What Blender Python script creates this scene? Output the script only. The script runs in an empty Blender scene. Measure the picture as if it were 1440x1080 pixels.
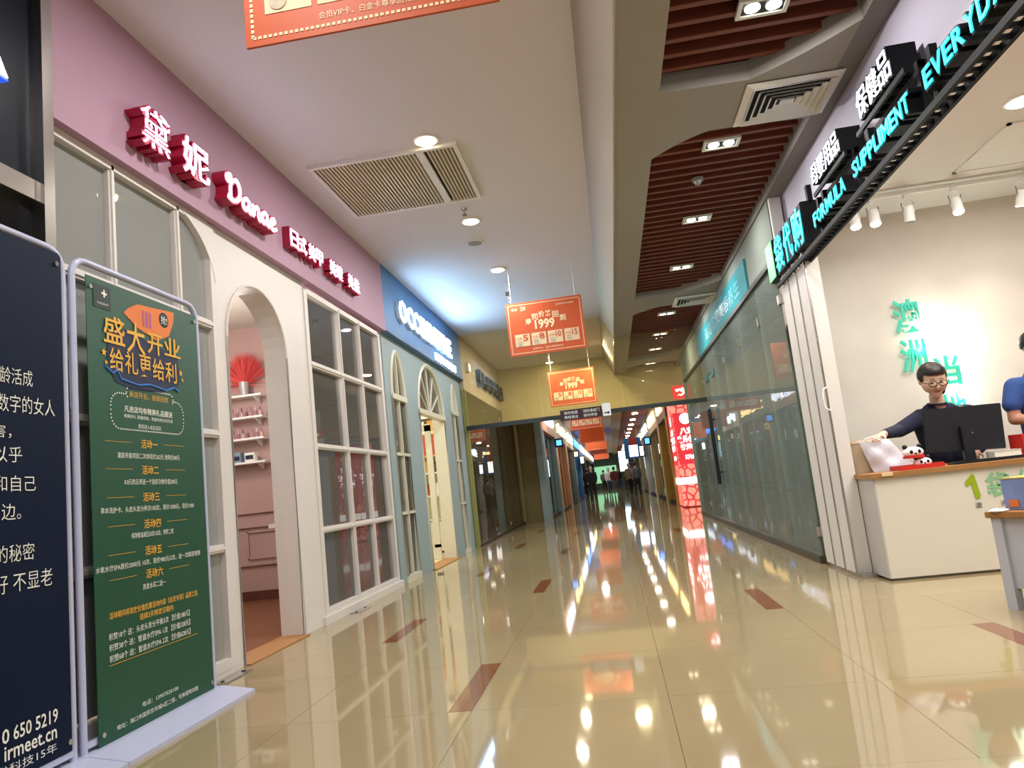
import bpy, bmesh, math, random
from mathutils import Vector, Matrix
random.seed(7)
SC = bpy.context.scene
COL = SC.collection
PI = math.pi

# ---------------------------------------------------------------- camera
Rw = ((0.98473701, 0.12634208, 0.11971093),      # rows: world X, Y, Z in camera axes
      (0.13553181, -0.12510629, -0.98284258),
      (-0.10919779, 0.9840661, -0.14032016))
cd = bpy.data.cameras.new('camera')
cd.sensor_fit = 'HORIZONTAL'; cd.sensor_width = 36.0; cd.lens = 36.0 * 1037 / 1440
cd.clip_start = 0.05; cd.clip_end = 300
cam = bpy.data.objects.new('camera', cd); COL.objects.link(cam)
cam.matrix_world = Matrix.Translation((0, 0, 1.0)) @ Matrix(Rw).to_4x4()
SC.camera = cam

# ---------------------------------------------------------------- world, exposure
w = bpy.data.worlds.new('world'); SC.world = w; w.use_nodes = True
w.node_tree.nodes['Background'].inputs[0].default_value = (0.93, 0.95, 1.0, 1)
w.node_tree.nodes['Background'].inputs[1].default_value = 0.5
SC.view_settings.view_transform = 'Standard'; SC.view_settings.look = 'None'
SC.view_settings.gamma = 1.0; SC.view_settings.use_curve_mapping = False
SC.view_settings.exposure = 0.28
SC.cycles.use_denoising = True
SC.cycles.max_bounces = 8; SC.cycles.diffuse_bounces = 4; SC.cycles.glossy_bounces = 5
SC.cycles.transparent_max_bounces = 24
SC.cycles.sample_clamp_indirect = 4.0
SC.cycles.caustics_reflective = False; SC.cycles.caustics_refractive = False

def light(name, kind, loc, energy, color=(1, .93, .82), size=.2, rot=(0, 0, 0), sizey=None, spot=None, blend=.6):
    l = bpy.data.lights.new(name, kind); l.energy = energy; l.color = color
    if kind == 'AREA':
        l.size = size
        if sizey: l.shape = 'RECTANGLE'; l.size_y = sizey
        else: l.shape = 'DISK'
    elif kind == 'SPOT':
        l.spot_size = spot or 1.2; l.spot_blend = blend; l.shadow_soft_size = size
    else: l.shadow_soft_size = size
    o = bpy.data.objects.new(name, l); COL.objects.link(o); o.location = loc; o.rotation_euler = rot
    return o
light('fill_light', 'POINT', (-3.5, 6.6, 2.5), 34, (1, .94, .88), .2)  # fill added near the salon window to light the cabinet, no fixture
# bare fill lights added to brighten the shop rooms (area ones at their ceilings)
light('fill_light', 'POINT', (-4.9, 4.6, 2.3), 45, (1, .95, .90), .25)
light('fill_light', 'POINT', (-4.4, 7.2, 2.7), 38, (1, .91, .86), .2)
light('fill_light', 'AREA', (-4.3, 11.3, 3.25), 120, (1, .93, .8), 2.0, sizey=3.5)
light('fill_light', 'POINT', (-4.0, 15.8, 2.2), 40, (1, .9, .65), .3)
light('fill_light', 'POINT', (-4.0, 19, 2.2), 40, (1, .9, .65), .3)
light('fill_light', 'AREA', (.0, 16.4, 3.98), 45, (1, .93, .72), .3)  # fill added to brighten the corridor past the smoke curtain
light('fill_light', 'AREA', (3.6, 4.6, 3.40), 185, (1, .955, .91), 2.4, sizey=4.0)
light('fill_light', 'POINT', (4.3, 9.6, 2.6), 75, (.92, 1, .92), .3)
light('fill_light', 'POINT', (4.3, 13.4, 2.6), 75, (.92, 1, .92), .3)

# ---------------------------------------------------------------- materials
def srgb(h):
    if isinstance(h, str):
        h = [int(h[i:i + 2], 16) / 255 for i in (0, 2, 4)]
    return tuple(((c / 12.92) if c <= .04045 else ((c + .055) / 1.055) ** 2.4) for c in h)
MATS = {}
def mat(name, col, rough=.5, metal=0, noise=.06, scale=6, bump=0, emit=0, spec=.5, coat=0):
    if name in MATS: return MATS[name]
    m = bpy.data.materials.new(name); m.use_nodes = True; nt = m.node_tree
    b = nt.nodes['Principled BSDF']; c = srgb(col)
    b.inputs['Roughness'].default_value = rough; b.inputs['Metallic'].default_value = metal
    b.inputs['Specular IOR Level'].default_value = spec; b.inputs['Coat Weight'].default_value = coat
    b.inputs['Coat Roughness'].default_value = .03
    b.inputs['Base Color'].default_value = (*c, 1)
    if noise > 0 or bump > 0:
        tc = nt.nodes.new('ShaderNodeTexCoord'); n = nt.nodes.new('ShaderNodeTexNoise')
        n.inputs['Scale'].default_value = scale; n.inputs['Detail'].default_value = 4
        nt.links.new(tc.outputs['Object'], n.inputs['Vector'])
        r = nt.nodes.new('ShaderNodeMix'); r.data_type = 'RGBA'
        r.inputs[6].default_value = (*[x * (1 - noise) for x in c], 1)
        r.inputs[7].default_value = (*[min(1, x * (1 + noise)) for x in c], 1)
        nt.links.new(n.outputs['Fac'], r.inputs[0]); nt.links.new(r.outputs[2], b.inputs['Base Color'])
        if bump > 0:
            bp = nt.nodes.new('ShaderNodeBump'); bp.inputs['Strength'].default_value = bump
            bp.inputs['Distance'].default_value = .01
            nt.links.new(n.outputs['Fac'], bp.inputs['Height']); nt.links.new(bp.outputs[0], b.inputs['Normal'])
    if emit > 0:
        b.inputs['Emission Color'].default_value = (*c, 1); b.inputs['Emission Strength'].default_value = emit
    MATS[name] = m; return m
def glass(name, tint, ior=1.5, rough=0.0, haze=0.0, hazecol=(.5, .5, .5)):
    m = bpy.data.materials.new(name); m.use_nodes = True; nt = m.node_tree; nt.nodes.clear()
    out = nt.nodes.new('ShaderNodeOutputMaterial'); mx = nt.nodes.new('ShaderNodeMixShader')
    fr = nt.nodes.new('ShaderNodeFresnel'); fr.inputs[0].default_value = ior
    tr = nt.nodes.new('ShaderNodeBsdfTransparent'); tr.inputs[0].default_value = (*tint, 1)
    gl = nt.nodes.new('ShaderNodeBsdfGlossy'); gl.inputs['Roughness'].default_value = rough
    src = tr.outputs[0]
    if haze > 0:
        df = nt.nodes.new('ShaderNodeBsdfDiffuse'); df.inputs[0].default_value = (*hazecol, 1)
        m2 = nt.nodes.new('ShaderNodeMixShader'); m2.inputs[0].default_value = haze
        nt.links.new(tr.outputs[0], m2.inputs[1]); nt.links.new(df.outputs[0], m2.inputs[2]); src = m2.outputs[0]
    nt.links.new(fr.outputs[0], mx.inputs[0]); nt.links.new(src, mx.inputs[1])
    nt.links.new(gl.outputs[0], mx.inputs[2]); nt.links.new(mx.outputs[0], out.inputs[0])
    MATS[name] = m; return m
G_CLEAR = glass('glass_clear', (.93, .95, .92), 1.35)
G_PALE = glass('glass_pale', (.80, .83, .82), 1.45, haze=.42, hazecol=(.66, .68, .66))
G_WIN = glass('glass_window', (.92, .93, .91), 1.27, haze=.16, hazecol=(.55, .53, .5))
G_GREEN = glass('glass_green', (.78, .86, .81), 1.15, haze=.28, hazecol=(.55, .64, .57))
G_SMOKE = glass('glass_curtain', (.95, .92, .80), 1.12, haze=.04, hazecol=(.6, .52, .3))
G_TAN = glass('glass_tan', (.84, .80, .66), 1.9, haze=.10, hazecol=(.45, .38, .22))

M_FLOOR = None
def floor_mat(name, col, col2, rough):
    m = mat(name, col, rough, noise=0)
    nt = m.node_tree; b = nt.nodes['Principled BSDF']
    tc = nt.nodes.new('ShaderNodeTexCoord'); n = nt.nodes.new('ShaderNodeTexNoise')
    n.inputs['Scale'].default_value = 1.3; n.inputs['Detail'].default_value = 6; n.inputs['Distortion'].default_value = .6
    oi = nt.nodes.new('ShaderNodeObjectInfo'); ad = nt.nodes.new('ShaderNodeVectorMath'); ad.operation = 'ADD'
    nt.links.new(tc.outputs['Object'], ad.inputs[0]); nt.links.new(oi.outputs['Random'], ad.inputs[1])
    nt.links.new(ad.outputs[0], n.inputs['Vector'])
    r = nt.nodes.new('ShaderNodeMix'); r.data_type = 'RGBA'
    r.inputs[6].default_value = (*srgb(col), 1); r.inputs[7].default_value = (*srgb(col2), 1)
    nt.links.new(n.outputs['Fac'], r.inputs[0]); nt.links.new(r.outputs[2], b.inputs['Base Color'])
    b.inputs['Specular IOR Level'].default_value = .75
    return m
M_TILE = floor_mat('floor_tile', '958464', 'a0906e', .045)
M_STRIP = floor_mat('floor_strip', '6b3f28', '865238', .08)
M_GROUT = mat('grout', '6e6250', .6)
M_CEIL = mat('ceiling_paint', 'dcd9dd', .75, noise=.015, scale=2)
M_TAN = mat('beam_paint', 'a89c88', .7, noise=.03)
M_GREY = mat('ceiling_grey', '9b958c', .7, noise=.03)
M_DARK = mat('dark_void', '1a1211', .9)
M_SLAT = mat('slat_wood', '743826', .5, noise=.18, scale=9)
M_PINK = mat('pink_paint', 'b08ca2', .65, noise=.03)
M_WHITE = mat('white_frame', 'd5cfcb', .45, noise=.04)
M_BLUE = mat('blue_fascia', '4579b0', .5, noise=.03)
M_BLUEW = mat('blue_grey_wall', '8c9ea4', .6, noise=.04)
M_CREAM = mat('cream_frame', 'cdcab8', .45, noise=.04)
M_BEIGE = mat('beige_fascia', 'beb194', .55, noise=.04)
M_LAV = mat('lavender_paint', 'b3adbd', .6, noise=.03)
M_STEEL = mat('steel', 'c8c4c0', .22, metal=1, noise=.05)
M_CHROME = mat('chrome', 'd8d8d8', .12, metal=1, noise=0)
M_BLACK = mat('black_metal', '101216', .45, noise=.1, spec=.3)
M_NAVY = mat('navy_fascia', '080d1c', .4, noise=.1, spec=.12)
M_WPL = mat('white_plastic', 'e8e6e2', .4, noise=.02)
M_WARM = mat('lamp_warm', 'fff0c8', emit=14, noise=0)
M_COOL = mat('lamp_cool', 'fffbe8', emit=12, noise=0)
M_LIT = mat('lit_white', 'e6e0ff', emit=8.0, noise=0)
M_LITB = mat('lit_blue_white', 'a8d8ff', emit=26.0, noise=0)
M_CYAN = mat('lit_cyan', '18c8e0', emit=2.2, noise=0)
M_GRN = mat('lit_green', '5fe070', emit=1.8, noise=0)
M_CRIM = mat('crimson', 'a8123c', .4, noise=.05)
M_ORANGE = mat('orange_board', 'c4501c', .55, noise=.03)
M_CRM = mat('print_cream', 'f3dcb4', .6, noise=0)
M_PW = mat('print_white', 'e6e6dc', .6, noise=0)
M_GOLD = mat('print_gold', 'dca73a', .6, noise=.05)
M_GREEN = mat('banner_green', '084630', .4, noise=.05)
M_NBAN = mat('banner_navy', '08152e', .5, noise=.1, spec=.12)
M_TUBE = mat('stand_tube', 'b4b8d2', .3, noise=.03)
M_WOOD = mat('wood_edge', '9c6d3c', .5, noise=.15, scale=14)
M_RED = mat('red', 'c0241c', .45, noise=.05)
M_SKIN = mat('skin', 'dcb29c', .5, noise=.05)
M_HAIR = mat('hair', '1c1210', .45, noise=.2, scale=40)

# ---------------------------------------------------------------- geometry helpers
def bx(bm, x0, x1, y0, y1, z0, z1):
    v = [bm.verts.new((x, y, z)) for z in (z0, z1) for y in (y0, y1) for x in (x0, x1)]
    for f in ((0, 2, 3, 1), (4, 5, 7, 6), (0, 1, 5, 4), (2, 6, 7, 3), (0, 4, 6, 2), (1, 3, 7, 5)):
        bm.faces.new([v[i] for i in f])
    return bm
def prism(bm, pts, d0, d1, ax='X'):
    """pts: 2-D outline; extruded along ax from d0 to d1. X: (y,z), Y: (x,z), Z: (x,y)"""
    def q(p, d): return {'X': (d, p[0], p[1]), 'Y': (p[0], d, p[1]), 'Z': (p[0], p[1], d)}[ax]
    a = [bm.verts.new(q(p, d0)) for p in pts]; b = [bm.verts.new(q(p, d1)) for p in pts]
    bm.faces.new(a); bm.faces.new(b[::-1]); n = len(pts)
    for i in range(n): bm.faces.new((a[i], b[i], b[(i + 1) % n], a[(i + 1) % n]))
    bmesh.ops.recalc_face_normals(bm, faces=bm.faces[:])
    return bm
def cyl(bm, p0, p1, r0, r1=None, n=16):
    r1 = r0 if r1 is None else r1
    p0, p1 = Vector(p0), Vector(p1); d = (p1 - p0); L = d.length
    M = Matrix.Translation((p0 + p1) / 2) @ d.to_track_quat('Z', 'Y').to_matrix().to_4x4()
    bmesh.ops.create_cone(bm, cap_ends=True, segments=n, radius1=r0, radius2=r1, depth=L, matrix=M)
    return bm
def sph(bm, c, r, n=12, s=(1, 1, 1)):
    bmesh.ops.create_uvsphere(bm, u_segments=n, v_segments=max(6, n * 2 // 3), radius=r, matrix=Matrix.Translation(c) @ Matrix.Diagonal((*s, 1)))
    return bm
def tube(bm, pts, r, n=8, closed=False):
    pts = [Vector(p) for p in pts]; rings = []
    for i, p in enumerate(pts):
        a = pts[i - 1] if (i > 0 or closed) else p
        b = pts[(i + 1) % len(pts)] if (i < len(pts) - 1 or closed) else p
        t = (b - a).normalized(); q = t.to_track_quat('Z', 'Y')
        rings.append([bm.verts.new(p + q @ Vector((r * math.cos(2 * PI * k / n), r * math.sin(2 * PI * k / n), 0))) for k in range(n)])
    m = len(rings)
    for i in range(m if closed else m - 1):
        A, B = rings[i], rings[(i + 1) % m]
        for k in range(n): bm.faces.new((A[k], A[(k + 1) % n], B[(k + 1) % n], B[k]))
    if not closed: bm.faces.new(rings[0][::-1]); bm.faces.new(rings[-1])
    return bm
def NB(): return bmesh.new()
def wloc(o):
    v = Vector((0, 0, 0))
    while o: v += o.location; o = o.parent
    return v
def mk(name, bm, m, parent=None, smooth=False, kind=None):
    me = bpy.data.meshes.new(name)
    if parent is not None:
        bmesh.ops.translate(bm, verts=bm.verts[:], vec=-wloc(parent))
    bm.to_mesh(me); bm.free()
    for x in (m if isinstance(m, (list, tuple)) else [m]): me.materials.append(x)
    if smooth:
        for p in me.polygons: p.use_smooth = True
        try: me.set_sharp_from_angle(angle=.7)
        except Exception: pass
    o = bpy.data.objects.new(name, me); COL.objects.link(o)
    if parent is not None: o.parent = parent
    if kind: o['kind'] = kind
    return o
def box(name, x0, x1, y0, y1, z0, z1, m, parent=None, bev=0, kind=None):
    bm = NB(); bx(bm, x0, x1, y0, y1, z0, z1)
    if bev: bmesh.ops.bevel(bm, geom=bm.edges[:], offset=bev, segments=2, affect='EDGES')
    return mk(name, bm, m, parent, kind=kind)
def thing(name, label, cat, loc=(0, 0, 0), group=None):
    o = bpy.data.objects.new(name, None); COL.objects.link(o); o.location = loc; o.empty_display_size = .1
    o['label'] = label; o['category'] = cat
    if group: o['group'] = group
    return o
def tag(o, label, cat, group=None):
    o['label'] = label; o['category'] = cat
    if group: o['group'] = group
    return o
def struct(name, loc=(0, 0, 0)):
    o = bpy.data.objects.new(name, None); COL.objects.link(o); o.location = loc; o['kind'] = 'structure'; return o
def dup(o, dl=(0, 0, 0), parent=None):
    c = o.copy(); COL.objects.link(c)
    if parent is not None: c.parent = parent
    else: c.location = o.location + Vector(dl)
    for ch in list(o.children): dup(ch, parent=c)
    return c

TS_ = bpy.data.scenes.new('tmp')
def eval_mesh(o):
    TS_.collection.objects.link(o); vl = TS_.view_layers[0]; vl.update()
    return bpy.data.meshes.new_from_object(o.evaluated_get(vl.depsgraph))
_TC = {}
def text_mesh(body, bold, depth):
    """verts/faces of the text in its own plane, unit box; depth -1..0"""
    k = (body, bold, depth > 0)
    if k not in _TC:
        c = bpy.data.curves.new('t', 'FONT'); c.body = body; c.resolution_u = 2; c.offset = bold
        c.extrude = .5 if depth > 0 else 0
        o = bpy.data.objects.new('t', c); me = eval_mesh(o)
        bpy.data.objects.remove(o); bpy.data.curves.remove(c)
        V = [tuple(v.co) for v in me.vertices]; F = [tuple(p.vertices) for p in me.polygons]
        bpy.data.meshes.remove(me)
        _TC[k] = (V, F)
    return _TC[k]
def T(body, side, plane, a0, a1, z0, z1, m, parent=None, depth=0, bold=0.0, name='lettering', skew=0, keep=False, rise=0, kind=None):
    """side L: on a wall facing +X, reads towards +Y; R: facing -X, reads towards -Y; C: facing -Y, reads towards +X.
    fills the box a0..a1 by z0..z1. rise: shift in z along the run"""
    V, F = text_mesh(body, bold, depth)
    if not V: return None
    xs = [v[0] for v in V]; ys = [v[1] for v in V]
    x0, x1, y0, y1 = min(xs), max(xs), min(ys), max(ys)
    W, Hh = max(x1 - x0, 1e-6), max(y1 - y0, 1e-6)
    if keep:   # natural width, centred on the box
        s = (z1 - z0) / Hh; wd = W * s * keep; cc = (a0 + a1) / 2; sg = 1 if a1 > a0 else -1
        a0, a1 = cc - sg * wd / 2, cc + sg * wd / 2
    P = []
    for v in V:
        u = (v[0] - x0) / W; t = (v[1] - y0) / Hh; d = v[2] + .5 if depth > 0 else 0
        z = z0 + (z1 - z0) * t + rise * u; a = a0 + (a1 - a0) * u + skew * (t - .5) * (1 if a1 > a0 else -1)
        if side == 'L': P.append((plane + d * depth, a, z))
        elif side == 'R': P.append((plane - d * depth, a, z))
        else: P.append((a, plane - d * depth, z))
    o0 = wloc(parent) if parent is not None else Vector((0, 0, 0))
    me = bpy.data.meshes.new(name); me.from_pydata([(p[0] - o0[0], p[1] - o0[1], p[2] - o0[2]) for p in P], [], F)
    me.materials.append(m); me.update()
    o = bpy.data.objects.new(name, me); COL.objects.link(o)
    if parent is not None: o.parent = parent
    if kind: o['kind'] = kind
    return o

# ================================================================= STRUCTURE
# ---- floor: slab and large polished tiles with thin grout
fl = box('floor', -9, 9, -6, 80, -.2, -.006, M_GROUT, kind='structure')
TS = .91; G = .002
def tile(x0, x1, y0, y1, m=None, nm='tile'):
    bm = NB(); bx(bm, x0 + G / 2, x1 - G / 2, y0 + G / 2, y1 - G / 2, -.02, 0)
    mk(nm, bm, m or M_TILE, fl)
XL = [.12 + TS * k for k in range(-6, 8)]
strips = {}
for k in range(-2, 34):       # staggered brown marble strips, lying left of their grout line
    if k % 4 == 0: strips[(-.79, k)] = 1; strips[(1.94, k)] = 1
    if k % 4 == 2: strips[(1.03, k)] = 1; strips[(-1.70, k)] = 1
for i in range(len(XL) - 1):
    x0, x1 = XL[i], XL[i + 1]
    for k in range(-1, 26):
        y0 = 3.555 + TS * k - 0.0; y1 = y0 + TS
        if x1 < -2.7 and not (3 < y0 < 13.5): continue
        if x1 < -4.5: continue
        if x0 > 1.9 and y0 > 7.6: continue
        if x0 > 5: continue
        if k > 18 and not (-2.7 < x0 < 1.9): continue
        s = [q for q in strips if q[1] == k and abs(q[0] - x1) < .02]
        if s and k < 17:
            tile(x1 - .115, x1, y0, y1, M_STRIP, 'marble_strip'); x1b = x1 - .115
        else: x1b = x1
        tile(x0, x1b, y0, y1)
bm = NB(); bx(bm, -6, 7.5, 3.555 + 26 * TS, 79, -.02, 0); bx(bm, -6, 7.5, -5.5, 3.555 - TS, -.02, 0)
bx(bm, 1.94, 7, 7.3, 26, -.03, -.001)
mk('far_tiles', bm, M_TILE, fl, kind='stuff')
# salon floors: brown timber
M_BRN = mat('brown_floor', '7a4a2c', .35, noise=.2, scale=3)
M_FLB = mat('cream_floor', 'd8c49a', .3, noise=.05)
for nm, a in (('room_floor', (-7, -2.88, 3.1, 8.85, 0.0, .012)),):
    box(nm, *a, M_BRN, fl)
box('room_floor', -7, -2.88, 8.85, 13.7, 0, .012, M_FLB, fl)
box('door_sill', -2.88, -2.62, 4.99, 6.0, 0, .010, M_WOOD, fl)
box('door_sill', -2.88, -2.60, 10.36, 12.0, 0, .012, M_WOOD, fl)

# ---- ceiling
CE = struct('ceiling')
box('soffit_panel', -2.75, .11, -6, 18.5, 4.03, 4.15, M_CEIL, CE)
bm = NB(); prism(bm, [(.11, 4.03), (.33, 3.56), (.34, 3.70), (.16, 4.15), (.11, 4.15)], -6, 18.5, 'Y'); mk('sloped_panel', bm, M_TAN, CE)
box('border_panel', .33, .64, -6, 18.5, 3.56, 3.70, M_GREY, CE)
box('border_trim', .322, .336, -6, 18.5, 3.548, 3.60, M_STEEL, CE)
box('border_panel', 1.83, 1.985, -6, 18.5, 3.56, 3.70, mat('dark_border', '7d7974', .7), CE)
box('slat_backing', .5, 2.0, -6, 18.5, 3.86, 3.90, M_DARK, CE)
def cross(pts, seam=True):
    bm = NB(); prism(bm, pts, 3.56, 3.70, 'Z'); mk('cross_panel', bm, M_GREY, CE)
def arc(p, q, c, n=10):     # quadratic curve p->q pulled to c
    return [((1 - t) ** 2 * p[0] + 2 * t * (1 - t) * c[0] + t * t * q[0], (1 - t) ** 2 * p[1] + 2 * t * (1 - t) * c[1] + t * t * q[1]) for t in [i / n for i in range(n + 1)]]
def lens(y0):
    cross([(.64, 4.86 + y0)] + arc((1.25, 4.88 + y0), (1.83, 4.38 + y0), (1.52, 4.72 + y0)) + [(1.83, 5.62 + y0), (1.23, 5.56 + y0)] + arc((1.07, 5.56 + y0), (.64, 5.93 + y0), (.85, 5.66 + y0))[0:])
lens(0); lens(5.95); lens(11.9)
lens(-5.95)
bm = NB()
y = -3.0
slat_me = None
while y < 18.4:
    if slat_me is None:
        o = box('slat', .60, 1.86, 0, .05, 3.655, 3.80, M_SLAT, CE, bev=.004); slat_me = o
    else:
        o = slat_me.copy(); COL.objects.link(o)
    o.location = (0, y, 0); y += .168
# bulkhead across the corridor and the farther ceilings
box('trim_1', -2.7, 2.0, 18.5, 18.75, 2.62, 4.15, mat('bulkhead_paint', 'd0be86', .6), kind='structure')
CF = struct('ceiling_far')
box('soffit_panel', -2.6, .2, 18.7, 79, 3.62, 3.7, M_CEIL, CF)
box('border_panel', .2, .62, 18.7, 79, 3.45, 3.7, M_TAN, CF)
box('border_panel', 1.7, 2.0, 18.7, 79, 3.45, 3.7, M_TAN, CF)
box('slat_backing', .6, 1.8, 18.7, 79, 3.66, 3.7, M_DARK, CF)
bm = NB(); y = 19.0
while y < 70: bx(bm, .62, 1.7, y, y + .09, 3.46, 3.56); y += .3
mk('slats', bm, M_SLAT, CF, kind='stuff')

# ---- left wall: fascias
def fascia(n, y0, y1, z0, m, x=-2.60):
    return box('trim_%d' % n, -3.0, x, y0, y1, z0, 4.03, m, kind='structure')
fascia(2, 3.16, 8.85, 3.14, M_PINK)
fascia(3, 8.85, 13.68, 3.14, M_BLUE)
fascia(4, 13.68, 20.85, 2.97, M_BEIGE)
box('trim_5', -2.598, -2.588, 8.85, 13.68, 3.135, 3.150, M_BLACK, kind='structure')
# pink salon facade: wall_left with an arched doorway
def arch_pts(yc, hw, spring, peak, n=16):
    return [(yc + hw * math.cos(PI * i / n), spring + (peak - spring) * math.sin(PI * i / n)) for i in range(n + 1)]
def arch_wall(bm, y0, y1, yc, hw, spring, peak, zt, x0, x1, zb=0):
    """wall piece y0..y1 with an arched opening from zb up"""
    ap = arch_pts(yc, hw, spring, peak)      # from right to left over the top
    half = len(ap) // 2
    R_ = ap[:half + 1]; L_ = ap[half:]
    prism(bm, [(y1, zb), (y1, zt), (yc, zt)] + R_[::-1] + [(yc + hw, zb)], x0, x1)
    prism(bm, [(y0, zb), (yc - hw, zb)] + L_[::-1] + [(yc, zt), (y0, zt)], x0, x1)
bm = NB(); arch_wall(bm, 4.85, 6.46, 5.495, .505, 2.33, 2.83, 3.14, -2.87, -2.67)
wl = mk('wall_left', bm, M_WHITE, kind='structure')
bm = NB(); tube(bm, [(-2.665, y, z) for y, z in [(6.0, 0)] + arch_pts(5.495, .505, 2.33, 2.83) + [(4.99, 0)]], .012); mk('arch_moulding', bm, M_WHITE, wl, True)
# window grids in the pink facade
def grid_window(name, xp, ys, zs, bar=.055, th=.07, m=M_WHITE, g=G_WIN, outer=.07):
    w_ = struct(name)
    y0, y1, z0, z1 = ys[0], ys[-1], zs[0], zs[-1]
    bm = NB()
    bx(bm, xp - th, xp + .012, y0 - outer, y0, z0 - outer, z1 + .0); bx(bm, xp - th, xp + .012, y1, y1 + outer, z0 - outer, z1)
    bx(bm, xp - th, xp + .012, y0, y1, z0 - outer, z0); bx(bm, xp - th, xp + .012, y0, y1, z1 - .03, z1 + .02)
    mk('window_frame', bm, m, w_)
    for y in ys[1:-1]:
        bm = NB(); bx(bm, xp - th, xp, y - bar / 2, y + bar / 2, z0, z1); bx(bm, xp, xp + .012, y - bar / 5, y + bar / 5, z0, z1)
        mk('mullion', bm, m, w_)
    for z in zs[1:-1]:
        bm = NB(); bx(bm, xp - th, xp + .004, y0, y1, z - bar / 2, z + bar / 2); bx(bm, xp + .004, xp + .014, y0, y1, z - bar / 5, z + bar / 5)
        mk('transom', bm, m, w_)
    for i in range(len(ys) - 1):
        for j in range(len(zs) - 1):
            box('pane', xp - th / 2 - .004, xp - th / 2 + .002, ys[i] + .01, ys[i + 1] - .01, zs[j] + .01, zs[j + 1] - .01, g, w_)
    return w_
wA = grid_window('window_1', -2.67, [3.23, 3.765, 4.42, 4.80], [.10, .82, 1.60, 2.38, 3.12], g=G_PALE)
bm = NB(); prism(bm, arc((4.44, 3.12), (4.86, 2.70), (4.80, 3.0)) + [(4.86, 3.13)], -2.74, -2.655); mk('arched_corner', bm, M_WHITE, wA)
wB = grid_window('window_2', -2.67, [6.53, 7.36, 7.99, 8.68], [.12, .82, 1.59, 2.37, 3.08])
box('wall_left_plinth', -2.80, -2.64, 6.40, 8.85, 0, .07, M_WHITE, kind='structure')
box('wall_left_plinth', -2.80, -2.66, 3.16, 4.85, 0, .06, M_WHITE, kind='structure')
# pink salon room
M_RP = mat('salon_pink_wall', 'b5968f', .7, noise=.03)
M_RW = mat('salon_pale_wall', 'c9c0b4', .7, noise=.03)
WP = struct('wall_salon')
box('partition', -7, -2.87, 8.72, 8.84, 0, 3.5, M_RP, WP)
box('rear_wall', -6.6, -6.5, 3.0, 8.8, 0, 3.5, M_RW, WP)
box('near_wall', -6.6, -2.87, 3.0, 3.08, 0, 3.5, M_RW, WP)
box('room_ceiling', -6.6, -2.87, 3.0, 13.7, 3.4, 3.5, M_RW, WP)
for z in (1.07, .90, .44):
    box('dado_rail', -6.4, -2.9, 8.68, 8.72, z - .02, z + .02, M_RP, WP, bev=.006)
for x in (-3.35, -4.2, -5.0):
    bm = NB()
    for a in ((x - .33, x + .33, .5, .52), (x - .33, x + .33, .82, .84), (x - .33, x - .31, .5, .84), (x + .31, x + .33, .5, .84)):
        bx(bm, a[0], a[1], 8.695, 8.72, a[2], a[3])
    mk('wall_moulding', bm, M_RP, WP)
box('skirting', -6.5, -2.9, 8.69, 8.72, .012, .12, mat('skirting_brown', '5a2f22', .5), WP)
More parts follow.
